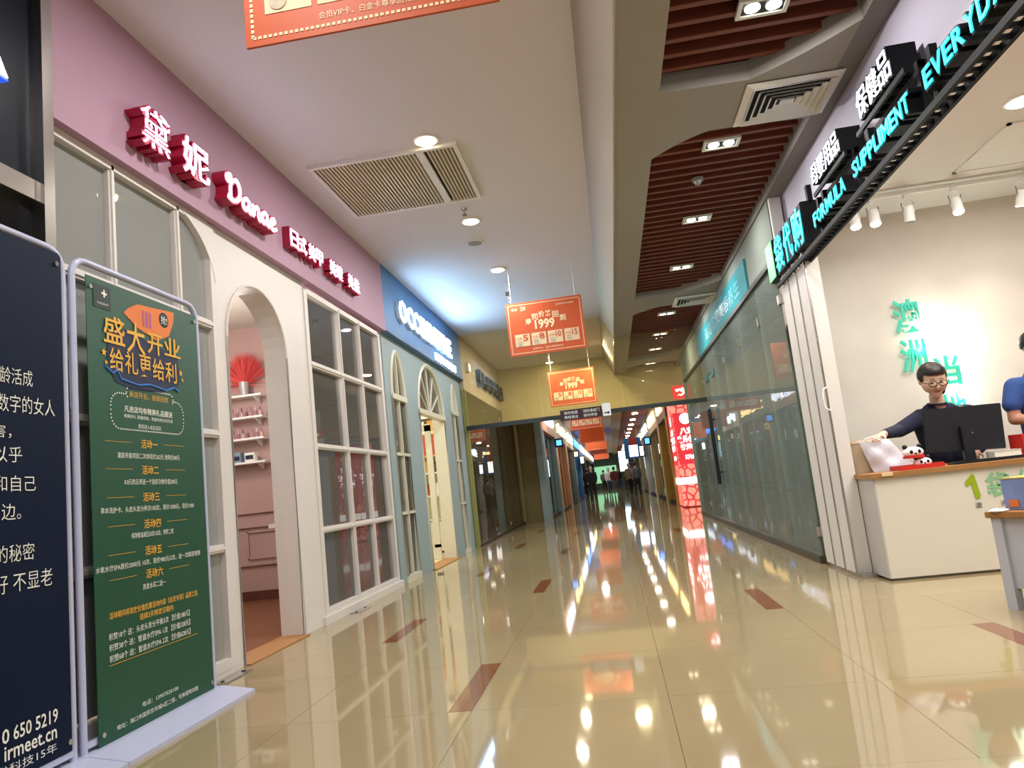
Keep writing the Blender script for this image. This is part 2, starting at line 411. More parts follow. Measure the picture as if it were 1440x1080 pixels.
# blue shop facade
bm = NB(); HB = 3.14
arch_wall(bm, 8.85, 10.0, 9.40, .33, 2.35, 3.0, HB, -2.87, -2.67)
arch_wall(bm, 10.0, 12.35, 11.2, .83, 2.28, 3.08, HB, -2.87, -2.67)
arch_wall(bm, 12.35, 13.70, 12.92, .24, 2.45, 2.98, HB, -2.87, -2.67)
wl2 = mk('wall_left_blue', bm, M_BLUEW, kind='structure')
for n_, (yc, hw, sp, pk, zb, dr) in enumerate(((9.40, .33, 2.35, 3.0, .08, 0), (12.92, .24, 2.45, 2.98, .08, 0), (11.2, .83, 2.28, 3.08, .0, 1))):
    wn = struct('window_%d' % (n_ + 3) if not dr else 'door_1')
    path = [(yc + hw - .03, zb)] + arch_pts(yc, hw - .03, sp, pk - .03) + [(yc - hw + .03, zb)]
    bm = NB(); tube(bm, [(-2.68, y, z) for y, z in path], .04, 6); mk('window_frame' if not dr else 'door_frame', bm, M_CREAM, wn, True)
    bm = NB(); bx(bm, -2.75, -2.64, yc - hw, yc + hw, sp - .04, sp + .03); mk('transom', bm, M_CREAM, wn)
    if dr:   # fan light panes above the open doorway
        for k in range(1, 6):
            a = PI * k / 6; bm = NB(); tube(bm, [(-2.70, yc, sp), (-2.70, yc + (hw - .05) * math.cos(a), sp + (pk - sp - .05) * math.sin(a))], .012, 5); mk('glazing_bar', bm, M_CREAM, wn)
        ap = arch_pts(yc, hw - .03, sp, pk - .03, 6)
        for k in range(6):
            bm = NB(); prism(bm, [(yc, sp), ap[k], ap[k + 1]], -2.715, -2.71); mk('pane', bm, G_WIN, wn)
        for sgn, ya in ((-1, yc - hw), (1, yc + hw)):
            box('door_jamb', -2.86, -2.66, min(ya, ya - sgn * .07), max(ya, ya - sgn * .07), 0, sp, M_CREAM, wn)
        # opened door leaf swung inwards
        bm = NB(); bx(bm, -3.60, -2.90, 11.93, 11.98, .02, .25); bx(bm, -3.60, -3.50, 11.93, 11.98, .2, 2.2); bx(bm, -3.0, -2.9, 11.93, 11.98, .2, 2.2); bx(bm, -3.6, -2.9, 11.93, 11.98, 2.1, 2.22)
        mk('door_leaf', bm, M_CREAM, wn); box('pane', -3.5, -3.0, 11.95, 11.956, .25, 2.1, G_CLEAR, wn)
        box('handle', -3.45, -3.42, 11.87, 11.93, .9, 1.25, M_STEEL, wn)
    else:
        for z in (.85, 1.6, sp):
            box('transom', -2.72, -2.66, yc - hw + .02, yc + hw - .02, z - .018, z + .018, M_CREAM, wn)
        box('mullion', -2.72, -2.66, yc - .016, yc + .016, zb, pk - .05, M_CREAM, wn)
        zz = [zb, .85, 1.6, sp]
        for j in range(3):
            for s in (0, 1):
                box('pane', -2.70, -2.695, yc - hw + .03 + s * (hw - .02), yc - .01 + s * (hw - .02), zz[j], zz[j + 1], G_WIN, wn)
        bm = NB(); prism(bm, arch_pts(yc, hw - .04, sp, pk - .05), -2.70, -2.695); mk('pane', bm, G_WIN, wn)
        box('sill', -2.86, -2.65, yc - hw, yc + hw, 0, .08, M_CREAM, wn)
WC = struct('wall_boutique')
M_CW = mat('boutique_cream', 'e6dfc4', .6, noise=.03)
box('partition', -7, -2.87, 13.58, 13.66, 0, 3.5, M_CW, WC)
box('rear_wall', -6.6, -6.5, 8.85, 13.6, 0, 3.5, M_CW, WC)
box('near_wall', -6.5, -2.87, 8.86, 8.92, 0, 3.5, M_CW, WC)
# glazed shop with beige fascia
w6 = struct('window_6')
for a, b in ((13.72, 15.9), (15.92, 18.1), (18.12, 20.8)):
    box('pane', -2.61, -2.60, a, b, .05, 2.97, G_TAN, w6)
box('bottom_rail', -2.63, -2.58, 13.7, 20.85, 0, .05, M_BLACK, w6)
box('corner_post', -2.66, -2.58, 13.68, 13.74, 0, 2.97, mat('yellow_post', '8d8a48', .5), w6)
for y in (15.9, 18.1):
    for z in (.15, 2.7): box('glass_clamp', -2.62, -2.585, y - .03, y + .04, z, z + .08, M_STEEL, w6)
WT = struct('wall_lounge')
M_OLV = mat('olive_wall', '6f6440', .7, noise=.15, scale=2)
box('rear_wall', -5.3, -5.2, 13.7, 20.8, 0, 3.3, M_OLV, WT)
box('near_wall', -5.3, -2.7, 13.68, 13.72, 0, 3.3, M_OLV, WT)
box('end_wall', -5.3, -2.5, 20.86, 20.98, 0, 4.0, M_OLV, WT); box('end_pier', -2.5, -2.06, 20.84, 20.98, 0, 4.0, M_OLV, WT); box('end_pier', -2.06, -1.87, 20.80, 20.98, 0, 4.0, mat('pilaster_teal', '8aa0a8', .5), WT)
box('room_ceiling', -5.3, -2.7, 13.7, 20.8, 3.2, 3.3, M_BEIGE, WT)
# dark store at the near left
DS = struct('wall_left_dark')
box('fascia', -3.0, -2.60, -5, 3.10, 2.72, 4.03, M_NAVY, DS)
box('metal_rail', -2.66, -2.57, -5, 3.10, 2.62, 2.72, M_STEEL, DS)
box('dark_panel', -3.0, -2.62, -5, 3.10, 0, 2.62, mat('dark_glass_panel', '0a0d14', .1, noise=.1, spec=.3), DS)
box('steel_column', -2.75, -2.55, 3.10, 3.17, 0, 4.03, M_STEEL, DS)

# ---- right side: glazed shop
WR = struct('wall_right')
M_GG = mat('grey_green_wall', '7f877d', .8, noise=.05)
box('upper_wall', 1.85, 1.99, 7.36, 16.7, 2.98, 3.56, M_GG, WR)
box('top_rail', 1.80, 1.88, 7.36, 16.7, 2.92, 2.97, M_BLACK, WR)
box('bottom_rail', 1.80, 1.87, 7.36, 16.7, 0, .07, mat('bronze', '5a5548', .35, metal=.7), WR)
box('end_pier', 1.80, 2.1, 16.62, 16.75, 0, 3.56, M_GG, WR)
for n_, (a, b) in enumerate(((7.38, 8.43), (8.44, 9.72), (9.73, 11.2), (11.21, 12.18), (13.72, 15.1), (15.11, 16.6))):
    box('pane', 1.83, 1.84, a, b, .07, 2.92, G_GREEN, WR)
    for z in (.25, 2.5): box('glass_clamp', 1.81, 1.86, a - .035, a + .035, z, z + .09, M_STEEL, WR)
for a, b, nm in ((12.20, 12.94, 'door_2'), (12.96, 13.70, 'door_3')):
    d = struct(nm, (1.83, a, 0))
    box('pane', 1.83, 1.845, a, b, .10, 2.55, G_GREEN, d)
    box('bottom_rail', 1.815, 1.86, a, b, .02, .10, M_STEEL, d); box('top_patch', 1.815, 1.86, a, a + .3, 2.47, 2.57, mat('teal_metal', '1c6a70', .4), d)
    yh = 12.86 if a < 12.5 else 13.05
    bm = NB(); tube(bm, [(1.76, yh, .70), (1.76, yh, 1.98)], .019, 10)
    for z in (.9, 1.8): tube(bm, [(1.76, yh, z), (1.84, yh, z)], .012, 8)
    mk('handle', bm, M_BLACK, d, True)
box('transom_pane', 1.83, 1.84, 12.2, 13.7, 2.58, 2.92, G_GREEN, WR)
# its room
GR = struct('wall_glazed_shop')
M_GW = mat('shop_sage_wall', '9aa892', .6, noise=.08, scale=3)
box('rear_wall', 5.2, 5.3, 7.9, 17, 0, 3.4, M_GW, GR)
box('end_wall', 1.9, 5.3, 16.75, 16.85, 0, 3.4, M_GW, GR)
box('room_ceiling', 1.9, 5.3, 8.1, 17, 3.3, 3.4, M_GW, GR)
box('teal_panel', 2.02, 2.06, 7.5, 8.3, .05, 2.4, mat('teal_board', '1f8f7c', .4), GR)
# open-front shop: fascia, ceiling, back wall
M_SW = mat('mottled_plaster', 'dad1c7', .6, noise=.17, scale=1.6, bump=.15)
M_SC = mat('shop_ceiling', 'dfdad6', .7, noise=.02)
box('wall_right_fascia', 1.985, 2.12, -5, 7.36, 2.90, 3.56, M_LAV, kind='structure')
box('wall_back', 1.95, 6.8, 8.0, 8.1, 0, 3.44, M_SW, kind='structure')
box('wall_shop_side', 6.7, 6.8, -3, 8.0, 0, 3.44, M_SW, kind='structure')
box('wall_shop_near', 1.95, 6.8, -3.1, -3.0, 0, 3.44, M_SW, kind='structure')
CS = box('ceiling_shop', 2.12, 6.8, -3, 8.1, 3.44, 3.55, M_SC, kind='structure')
bm = NB()
for a in ((3.45, 4.55, 6.05, 6.08), (3.45, 4.55, 7.0, 7.03), (3.45, 3.48, 6.05, 7.03), (4.52, 4.55, 6.05, 7.03)): bx(bm, *a, 3.425, 3.445)
mk('hatch_frame', bm, M_WPL, CS)
box('hatch_panel', 3.48, 4.52, 6.08, 7.0, 3.432, 3.442, M_WPL, CS)
box('wall_right_return', 1.86, 1.97, 7.30, 7.37, 0, 3.56, M_WPL, kind='structure')

# far end of the mall
FE = struct('wall_far')
box('end_wall', -6, 6, 78, 78.2, 0, 4, mat('far_wall', '4c5a50', .7), FE)
box('lit_shop', -2.6, .4, 77.8, 77.95, .6, 2.3, mat('far_glow', '8fd0a0', emit=.8, noise=.3, scale=1.5), FE)

# ================================================================= THINGS
# ---- folding shutter stack at the shop opening
t = thing('folding_shutter', 'white ribbed aluminium folding shutter stacked beside the open shop counter', 'shutter', (1.88, 6.8, 0))
M_ALU = mat('aluminium_white', 'd3d0ca', .35, noise=.05)
n = 6
for k in range(n):
    y0 = 6.40 + k * .145
    bm = NB(); prism(bm, [(1.84, y0), (1.955, y0 + .012), (1.955, y0 + .05), (1.85, y0 + .125), (1.83, y0 + .115)], .03, 2.74, 'Z')
    p = mk('shutter_panel', bm, M_ALU, t)
    if k % 2 == 0: bm = NB(); tube(bm, [(1.835, y0 + .004, .03), (1.835, y0 + .004, 2.74)], .010, 6); mk('hinge', bm, M_STEEL, p, True)
bm = NB(); tube(bm, [(1.84, 6.36, 1.35), (1.80, 6.36, 1.37), (1.79, 6.36, 1.45), (1.80, 6.36, 1.53), (1.84, 6.36, 1.55)], .008, 6); mk('pull_ring', bm, M_WPL, t, True)
box('floor_track', 1.84, 1.96, 6.3, 7.29, 0, .03, M_STEEL, t)

# ---- downlights on the left soffit
dl = None
ORD = ['just before the vent', 'between vent and nearest whole orange board', 'just before the nearest whole orange board', '', '', '', 'beyond the nearest whole orange board']
for i, y in enumerate((5.85, 7.87, 9.84, 11.9, 13.0, 16.0, 18.2)):
    if i in (3, 4, 5): continue
    lab = {0: 'large warm round downlight on the white soffit, beside the slatted vent', 1: 'warm round downlight on the white soffit just past the slatted vent',
           2: 'round downlight on the white soffit just before the first whole orange board', 6: 'small round downlight on the soffit between two orange boards'}[i]
    t = thing('downlight', lab, 'light', (-1.22, y, 4.03))
    bm = NB(); cyl(bm, (-1.22, y, 4.028), (-1.22, y, 4.012), .115, .105, 24); mk('trim_ring', bm, M_WPL, t, True)
    bm = NB(); sph(bm, (-1.22, y, 4.012), .088, 20, (1, 1, .22)); mk('lamp', bm, M_WARM, t, True)
for y in (-2.2, -.2, 1.85, 3.85, 5.85, 7.87, 9.84, 11.9, 14.6, 16.6):
    light('downlight_beam', 'AREA', (-1.22, y, 3.985), 30, (1, .965, .92), .15)
# twin spotlights in the slats
tw = [(1.22, 4.20), (1.235, 6.03), (1.235, 7.85), (1.235, 9.7), (1.235, 12.5), (1.235, 14.3), (1.235, 16.0), (1.235, 18.0)]
tl = ['nearest twin square spotlight set in the red timber slats', 'twin spotlight in the slats just past the nearest square diffuser', 'third twin spotlight from the camera, in the middle of the long slat bay',
      'fourth twin spotlight, at the far part of the long slat bay', 'first twin spotlight in the curved-looking slat bay beyond the second diffuser', 'second twin spotlight in the slat bay beyond the second diffuser',
      'third twin spotlight in the slat bay beyond the second diffuser', 'farthest twin spotlight, beside the cross bulkhead']
for (x, y), lab in zip(tw, tl):
    t = thing('twin_spotlight', lab, 'light', (x, y, 3.62))
    bm = NB()
    for a in ((-.15, .15, -.09, -.065), (-.15, .15, .065, .09), (-.15, -.125, -.065, .065), (.125, .15, -.065, .065)):
        bx(bm, x + a[0], x + a[1], y + a[2], y + a[3], 3.635, 3.66)
    mk('housing', bm, M_WPL, t); box('back_plate', x - .13, x + .13, y - .065, y + .065, 3.645, 3.655, M_BLACK, t)
    for s in (-1, 1):
        bm = NB(); cyl(bm, (x + s * .062, y, 3.646), (x + s * .062, y, 3.638), .045, .045, 20); mk('lamp', bm, M_COOL, t, True)
for y in (-1.5, .5, 2.4, 4.2, 6.03, 7.85, 9.7, 12.5, 15.2):
    for q in (-.062, .062): light('twin_beam', 'AREA', (1.2345 + q - (.0145 if y in (.5, 2.4, 4.2) else 0), y, 3.636), 10, (1, .975, .94), .085)
for y in range(22, 76, 5):
    light('far_beam', 'AREA', (-.9, y, 3.55), 34, (1, .95, .88), .25)
bm = NB()
for k in range(16):
    cyl(bm, (1.15, 20 + 3.2 * k, 3.45), (1.15, 20 + 3.2 * k, 3.40), .12, .12, 10)
    cyl(bm, (-1.0, 20 + 3.2 * k, 3.62), (-1.0, 20 + 3.2 * k, 3.60), .10, .10, 10)
o = mk('distant_lamps', bm, M_COOL, CF, kind='stuff')

# ---- slatted return vent
t = thing('ceiling_vent', 'large cream rectangular slatted air vent with two bays on the white soffit', 'vent', (-1.66, 6.6, 4.03))
X0, X1, Y0, Y1 = -2.30, -1.02, 6.0, 7.18
M_VC = mat('vent_cream', 'cbbfa6', .5)
bm = NB()
for a in ((X0 - .04, X1 + .04, Y0 - .04, Y0), (X0 - .04, X1 + .04, Y1, Y1 + .04), (X0 - .04, X0, Y0, Y1), (X1, X1 + .04, Y0, Y1)): bx(bm, *a, 3.995, 4.032)
mk('frame', bm, M_WPL, t); box('divider', -1.36, -1.29, Y0, Y1, 3.998, 4.03, M_WPL, t)
box('duct_back', X0, X1, Y0, Y1, 4.025, 4.029, M_DARK, t)
x = X0 + .02; src = None
while x < X1 - .01:
    if not (-1.385 < x < -1.27):
        if src is None:
            bm = NB(); prism(bm, [(0, 4.0), (.016, 4.0), (.022, 4.024), (.006, 4.024)], Y0, Y1, 'Y'); src = mk('louver', bm, M_VC, t); lx = x; src.location.x += x
        else: o = src.copy(); COL.objects.link(o); o.location.x += x - lx
    x += .034
# ---- square diffusers
for k, (yy, lab) in enumerate(((4.93, 'nearest square white ceiling diffuser with nested louvres'), (11.0, 'farther square white ceiling diffuser with nested louvres, in the second grey cross panel'))):
    x0, x1, y0, y1 = 1.24, 1.90, yy, yy + .62
    t = thing('ceiling_diffuser', lab, 'vent', ((x0 + x1) / 2, (y0 + y1) / 2, 3.56))
    box('duct_back', x0 + .03, x1 - .03, y0 + .03, y1 - .03, 3.545, 3.555, M_DARK, t)
    for j in range(6):
        a = j * .047; b = a + (.036 if j else .05); zt = 3.552; zb = 3.52 - .0 * j
        bm = NB()
        def ring(q, z): return [bm.verts.new(v) for v in ((x0 + q, y0 + q, z), (x1 - q, y0 + q, z), (x1 - q, y1 - q, z), (x0 + q, y1 - q, z))]
        A, B = ring(a, zb if j else 3.548), ring(b, zt if j else 3.53); C_ = ring(a + .004, (zb if j else 3.548) + .006); D_ = ring(b, (zt if j else 3.53) + .006)
        for i in range(4):
            i2 = (i + 1) % 4
            bm.faces.new((A[i], A[i2], B[i2], B[i])); bm.faces.new((C_[i], D_[i], D_[i2], C_[i2])); bm.faces.new((A[i], C_[i], C_[i2], A[i2]))
        mk('louver_ring', bm, M_WPL, t)
    box('core', x0 + .28, x1 - .28, y0 + .28, y1 - .28, 3.53, 3.54, M_WPL, t)
# ---- small ceiling fittings
t = thing('sprinkler', 'small metal sprinkler head beside the second round downlight', 'sprinkler', (-1.22, 7.5, 4.03))
bm = NB(); cyl(bm, (-1.22, 7.5, 4.03), (-1.22, 7.5, 4.015), .035, .03); mk('rose', bm, M_STEEL, t, True)
bm = NB(); cyl(bm, (-1.22, 7.5, 4.015), (-1.22, 7.5, 3.96), .012, .012, 8); cyl(bm, (-1.22, 7.5, 3.962), (-1.22, 7.5, 3.956), .028, .028, 12); mk('nozzle', bm, M_STEEL, t)
t = thing('ceiling_speaker', 'flat round grey ceiling speaker past the second downlight', 'speaker', (-1.31, 8.6, 4.03))
bm = NB(); cyl(bm, (-1.31, 8.6, 4.03), (-1.31, 8.6, 4.012), .11, .10, 24); mk('rim', bm, M_WPL, t, True)
bm = NB(); cyl(bm, (-1.31, 8.6, 4.014), (-1.31, 8.6, 4.008), .085, .085, 24); mk('grille', bm, M_GREY, t, True)
t = thing('smoke_detector', 'grey round detector on the timber slats, before the third twin spotlight', 'detector', (1.12, 6.75, 3.65))
bm = NB(); cyl(bm, (1.12, 6.75, 3.66), (1.12, 6.75, 3.63), .055, .05, 18); mk('base', bm, M_GREY, t, True)
bm = NB(); cyl(bm, (1.12, 6.75, 3.63), (1.12, 6.75, 3.60), .04, .025, 16); mk('sensor', bm, M_STEEL, t, True)
t = thing('banner_hook', 'small white clamp hook hanging above the first whole orange board', 'hook', (-1.2, 10.6, 4.03))
bm = NB(); cyl(bm, (-1.2, 10.6, 4.03), (-1.2, 10.6, 3.98), .03, .03, 10); tube(bm, [(-1.2, 10.6, 3.99), (-1.2, 10.6, 3.80), (-1.16, 10.6, 3.76), (-1.2, 10.6, 3.73)], .01, 6); mk('hook', bm, M_WPL, t, True)
bm = NB(); bx(bm, -1.235, -1.165, 10.57, 10.63, 3.84, 3.89); mk('clip', bm, M_BLACK, t)

# ---- hanging orange boards
M_PIC = mat('food_print', 'bfae96', .6, noise=.35, scale=30)
def orange(y, x0, x1, z0, z1, label, detail=2, dz=0):
    t = thing('hanging_board', label, 'sign', ((x0 + x1) / 2, y, z0), 'orange boards hung along the soffit')
    W = x1 - x0; H_ = z1 - z0
    box('board', x0, x1, y, y + .012, z0, z1, M_ORANGE, t)
    U = lambda u: x0 + u * W; V = lambda v: z0 + v * H_
    p = y - .002
    for u in (.08, .92):
        bm = NB(); tube(bm, [(U(u), y + .006, z1), (U(u), y + .006, 4.03 if y < 18 else 3.62)], .0025, 4); mk('cord', bm, M_WPL, t)
    # dashed border
    bm = NB(); n = 44
    for k in range(n):
        a = .03 + .94 * k / n; b = a + .94 / n * .62
        for v in (.045, .955): bx(bm, U(a), U(b), p, y, V(v) - H_ * .008, V(v) + H_ * .008)
    n = 30
    for k in range(n):
        a = .045 + .91 * k / n; b = a + .91 / n * .62
        for u in (.03, .97): bx(bm, U(u) - W * .006, U(u) + W * .006, p, y, V(a), V(b))
    mk('dashed_border', bm, M_CRM, t, kind='stuff')
    if detail >= 1:
        T('1999', 'C', p, U(.36), U(.62), V(.46), V(.64), M_CRM, t, bold=.03)
        s = '寿司价格回到'
        for k, ch in enumerate(s):
            u = .24 + .09 * k; q = abs(k - 2.5) / 2.5; T(ch, 'C', p, U(u), U(u + .08), V(.80 - .12 * q * q) - H_ * .12, V(.80 - .12 * q * q), M_CRM, t, bold=.02)
        if detail >= 2:
            T('争鲜', 'C', p, U(.07), U(.15), V(.85), V(.905), M_CRM, t); T('20', 'C', p, U(.19), U(.26), V(.84), V(.92), M_CRM, t, bold=.02)
            T('回转寿司 20周年', 'C', p, U(.66), U(.9), V(.86), V(.90), M_CRM, t)
            T('会员VIP卡、白金卡尊享回归价', 'C', p, U(.30), U(.70), V(.085), V(.125), M_CRM, t)
        for k, nn in enumerate(('5', '8', '10', '15')):
            u = .085 + .215 * k
            c = box('price_card', U(u), U(u + .19), p, y, V(.17), V(.40), mat('card_cream', 'e2c9a4', .6), t)
            T(nn, 'C', p - .002, U(u + .10), U(u + .17), V(.27), V(.385), M_ORANGE, c, bold=.02)
            if detail >= 2: T('元/碟', 'C', p - .002, U(u + .02), U(u + .085), V(.30), V(.34), M_ORANGE, c)
            bm = NB(); cyl(bm, (U(u + .055), p - .003, V(.235)), (U(u + .055), p, V(.235)), H_ * .05, H_ * .05, 14); mk('food_picture', bm, M_PIC, c)
    return t
orange(2.6, -1.235, -.20, 2.86, 3.62, 'nearest orange hanging price board, only its lower edge showing at the top')
orange(10.0, -1.192, -.128, 2.80, 3.55, 'largest whole orange hanging board, reading 1999 with four price cards')
orange(16.8, -1.205, -.147, 2.74, 3.56, 'second whole orange hanging board, behind the glass smoke curtain above the exit board', 1)
orange(24.0, -1.2, -.15, 2.66, 3.42, 'orange hanging board just below the black bar of the smoke curtain', 1)
orange(31.0, -1.2, -.15, 2.55, 3.3, 'orange hanging board, second of those beyond the smoke curtain', 0)
orange(38.0, -1.2, -.15, 2.5, 3.3, 'orange hanging board, third of those beyond the smoke curtain', 0)
orange(45.0, -1.2, -.15, 2.5, 3.3, 'orange hanging board, fourth of those beyond the smoke curtain', 0)
orange(53.0, -1.2, -.15, 2.4, 3.3, 'orange hanging board, farthest of those beyond the smoke curtain', 0)

# ---- glass smoke curtain with black bottom bar
t = thing('smoke_curtain', 'yellowish glass smoke curtain hung across the corridor with a black bottom bar', 'glass curtain', (-.4, 13.6, 2.2))
for a, b in ((-2.58, -1.15), (-1.14, .35), (.36, 1.82)): box('pane', a, b, 13.58, 13.59, 2.24, 3.555 if b > 1 else (3.99), G_SMOKE, t)
box('bottom_bar', -2.60, 1.86, 13.565, 13.605, 2.17, 2.25, mat('dark_green_bar', '16221f', .35), t)
# direction board
t = thing('direction_board', 'dark maroon direction board with white characters on the smoke curtain bar', 'sign', (-.42, 13.5, 2.14))
box('board', -.82, -.055, 13.50, 13.54, 2.13, 2.32, mat('maroon', '2c0f14', .4), t)
for s, a, b, z in (('请勿吸烟', -.75, -.5, 2.235), ('保持清洁', -.75, -.5, 2.155), ('消防通道门', -.40, -.1, 2.235), ('请勿停留', -.40, -.15, 2.155)): T(s, 'C', 13.497, a, b, z, z + .055, M_PW, t)
t = thing('exit_arrow_box', 'small white box with a black arrow beside the maroon direction board', 'sign', (.03, 13.5, 2.14))
box('case', -.045, .105, 13.50, 13.54, 2.13, 2.36, M_WPL, t)
bm = NB(); prism(bm, [(-.02, 2.175), (.045, 2.175), (.045, 2.155), (.085, 2.185), (.045, 2.215), (.045, 2.195), (-.02, 2.195)], 13.497, 13.50, 'Y'); mk('arrow', bm, M_BLACK, t)

# ---- pink sign letters
def lit_char(ch, y0, y1, z0, z1, parent, x=-2.60, dep=.10, bodym=M_CRIM, facem=M_LIT, grow=.05, name='character', bf=.012):
    gw, gh = (y1 - y0) * grow, (z1 - z0) * grow
    b = T(ch, 'L', x, y0 - gw, y1 + gw, z0 - gh, z1 + gh, bodym, parent, depth=dep, bold=.045, name=name)
    T(ch, 'L', x + dep + .003, y0, y1, z0, z1, facem, b, depth=.004, bold=bf, name='lit_face')
    return b
t = thing('salon_sign', 'two big white-lit crimson characters on the pink fascia', 'sign', (-2.6, 4.3, 3.35))
lit_char('黛', 3.82, 4.10, 3.275, 3.53, t, bf=-.012); lit_char('妮', 4.25, 4.56, 3.28, 3.535, t, bf=.0)
t = thing('salon_script_sign', 'white-lit crimson script lettering in the middle of the pink fascia', 'sign', (-2.6, 5.3, 3.35))
S_ = [  # hand-drawn script strokes for "Danae" in a 5 x 1 box
 [(.30, .15), (.32, .6), (.38, 1.15), (.30, 1.3), (.12, 1.2), (.1, 1.0), (.35, .95), (.75, 1.25), (1.0, .95), (.95, .45), (.6, .12), (.25, .12), (.1, .2)],
 [(1.62, .62), (1.45, .68), (1.25, .5), (1.22, .2), (1.4, .08), (1.6, .3), (1.66, .65), (1.64, .25), (1.78, .08), (1.92, .3)],
 [(1.95, .65), (2.0, .4), (2.0, .08), (2.1, .45), (2.3, .66), (2.45, .5), (2.42, .2), (2.55, .07), (2.7, .25)],
 [(3.12, .62), (2.95, .68), (2.77, .5), (2.74, .2), (2.9, .08), (3.1, .3), (3.16, .65), (3.14, .25), (3.28, .08), (3.42, .25)],
 [(3.45, .33), (3.7, .42), (3.82, .58), (3.7, .7), (3.5, .5), (3.5, .2), (3.7, .07), (3.95, .22)]]
def smooth_path(p, n=6):
    out = []
    for i in range(len(p) - 1):
        P0, P1, P2, P3 = p[max(i - 1, 0)], p[i], p[i + 1], p[min(i + 2, len(p) - 1)]
        for k in range(n):
            t_ = k / n
            out.append(tuple(.5 * (2 * P1[a] + (P2[a] - P0[a]) * t_ + (2 * P0[a] - 5 * P1[a] + 4 * P2[a] - P3[a]) * t_ ** 2 + (-P0[a] + 3 * P1[a] - 3 * P2[a] + P3[a]) * t_ ** 3) for a in (0, 1)))
    return out + [p[-1]]
def ribbon(pts, wd, x0, x1):
    bm = NB(); n = len(pts); Lr = []
    for i, p in enumerate(pts):
        a, b = Vector(pts[max(i - 1, 0)]), Vector(pts[min(i + 1, n - 1)]); d = (b - a).normalized(); nn = Vector((-d.y, d.x)) * wd
        Lr.append([bm.verts.new((x, p[0] + s * nn.x, p[1] + s * nn.y)) for x in (x0, x1) for s in (-1, 1)])
    for i in range(n - 1):
        A, B = Lr[i], Lr[i + 1]
        for q, r in ((0, 1), (1, 3), (3, 2), (2, 0)): bm.faces.new((A[q], A[r], B[r], B[q]))
    bm.faces.new((Lr[0][0], Lr[0][2], Lr[0][3], Lr[0][1])); bm.faces.new((Lr[-1][0], Lr[-1][1], Lr[-1][3], Lr[-1][2]))
    bmesh.ops.recalc_face_normals(bm, faces=bm.faces[:])
    return bm
for st in S_:
    q = [(4.79 + p[0] * .203 , 3.30 + p[1] * .155) for p in smooth_path(st)]
    b = mk('script_letter', ribbon(q, .028, -2.60, -2.50), M_CRIM, t); mk('lit_face', ribbon(q, .0125, -2.498, -2.492), M_LIT, b)
t = thing('salon_service_sign', 'row of small white-lit crimson characters at the far end of the pink fascia', 'sign', (-2.6, 7.0, 3.4))
for ch, y in zip('日式美甲美睫美肤', (5.95, 6.13, 6.34, 6.52, 6.86, 7.05, 7.38, 7.57)): lit_char(ch, y, y + .15, 3.325, 3.475, t, dep=.07, grow=.12, bf=-.008)
# blue shop sign
t = thing('boutique_sign', 'glowing white capital letters on the bright blue fascia', 'sign', (-2.6, 11.2, 3.3))
y = 9.40
M_WB = mat('white_return', 'eef4ff', .4)
for ch, wd in zip('OCCSHINEFINE', (.36, .3, .26, .22, .24, .12, .24, .2, .2, .12, .24, .22)):
    lit_char(ch, y, y + wd, 3.39, 3.70, t, dep=.05, bodym=M_WB, facem=M_LITB, grow=.02, bf=.02); y += wd + .045
t = thing('boutique_subtitle_sign', 'short strip of small glowing white characters under the far end of the blue fascia letters', 'sign', (-2.6, 12.4, 3.2))
y = 11.37
for ch in '美甲美睫纹绣': lit_char(ch, y, y + .23, 3.17, 3.30, t, dep=.03, bodym=M_WB, facem=M_LITB, grow=.02, bf=.03); y += .272
# black letters on beige fascia
t = thing('lounge_sign', 'row of raised black capital letters on the beige fascia', 'sign', (-2.6, 18, 3.3))
y = 15.2
for ch, wd in zip('IASSULLSP', (.22, .5, .48, .48, .5, .42, .42, .46, .46)):
    T(ch, 'L', -2.60, y, y + wd, 3.24, 3.57, M_BLACK, t, depth=.09, bold=.04, name='letter'); y += wd + .09
t = thing('emergency_lamp', 'small white lit box on the near end of the beige fascia', 'light', (-2.58, 14.2, 3.4))
box('case', -2.60, -2.54, 14.1, 14.32, 3.38, 3.56, M_WPL, t); box('lens', -2.54, -2.53, 14.14, 14.28, 3.40, 3.52, mat('lens_lit', 'e8f0ff', emit=1.5), t)
# lit letter on the dark store
t = thing('store_letter', 'white blue-edged lit letter cut off at the left edge of the dark store fascia', 'sign', (-2.6, 2.8, 3.15))
b = T('A', 'L', -2.60, 2.56, 2.89, 3.13, 3.40, mat('blue_edge', '2a50e0', emit=1.2), t, depth=.05, bold=.03, name='letter'); T('A', 'L', -2.546, 2.57, 2.88, 3.14, 3.39, M_LIT, b, depth=.004, name='lit_face')

# ---- banner stands
def stand(y0, y1, ztop, label, x=-2.46, ybase=None):
    t = thing('banner_stand', label, 'banner stand', (x, (y0 + y1) / 2, 0))
    r = .017; c = .09
    path = [(x, y0, .02), (x, y0, ztop - c)] + [(x, y0 + c - c * math.cos(a), ztop - c + c * math.sin(a)) for a in (PI / 8, PI / 4, 3 * PI / 8, PI / 2)]
    path += [(x, y1 - c + c * math.sin(a), ztop - c + c * math.cos(a)) for a in (0, PI / 8, PI / 4, 3 * PI / 8, PI / 2)] + [(x, y1, .02)]
    bm = NB(); tube(bm, path, r, 10); mk('tube_frame', bm, M_TUBE, t, True)
    bm = NB(); prism(bm, [(x - .20, 0), (x + .24, 0), (x + .24, .018), (x + .05, .05), (x - .05, .05), (x - .20, .018)], y0 - .03, y1 + .03, 'Y'); mk('base', bm, M_TUBE, t)
    bm = NB(); bx(bm, x - .012, x + .012, y0, y1, .07, .095); mk('cross_bar', bm, M_TUBE, t)
    return t
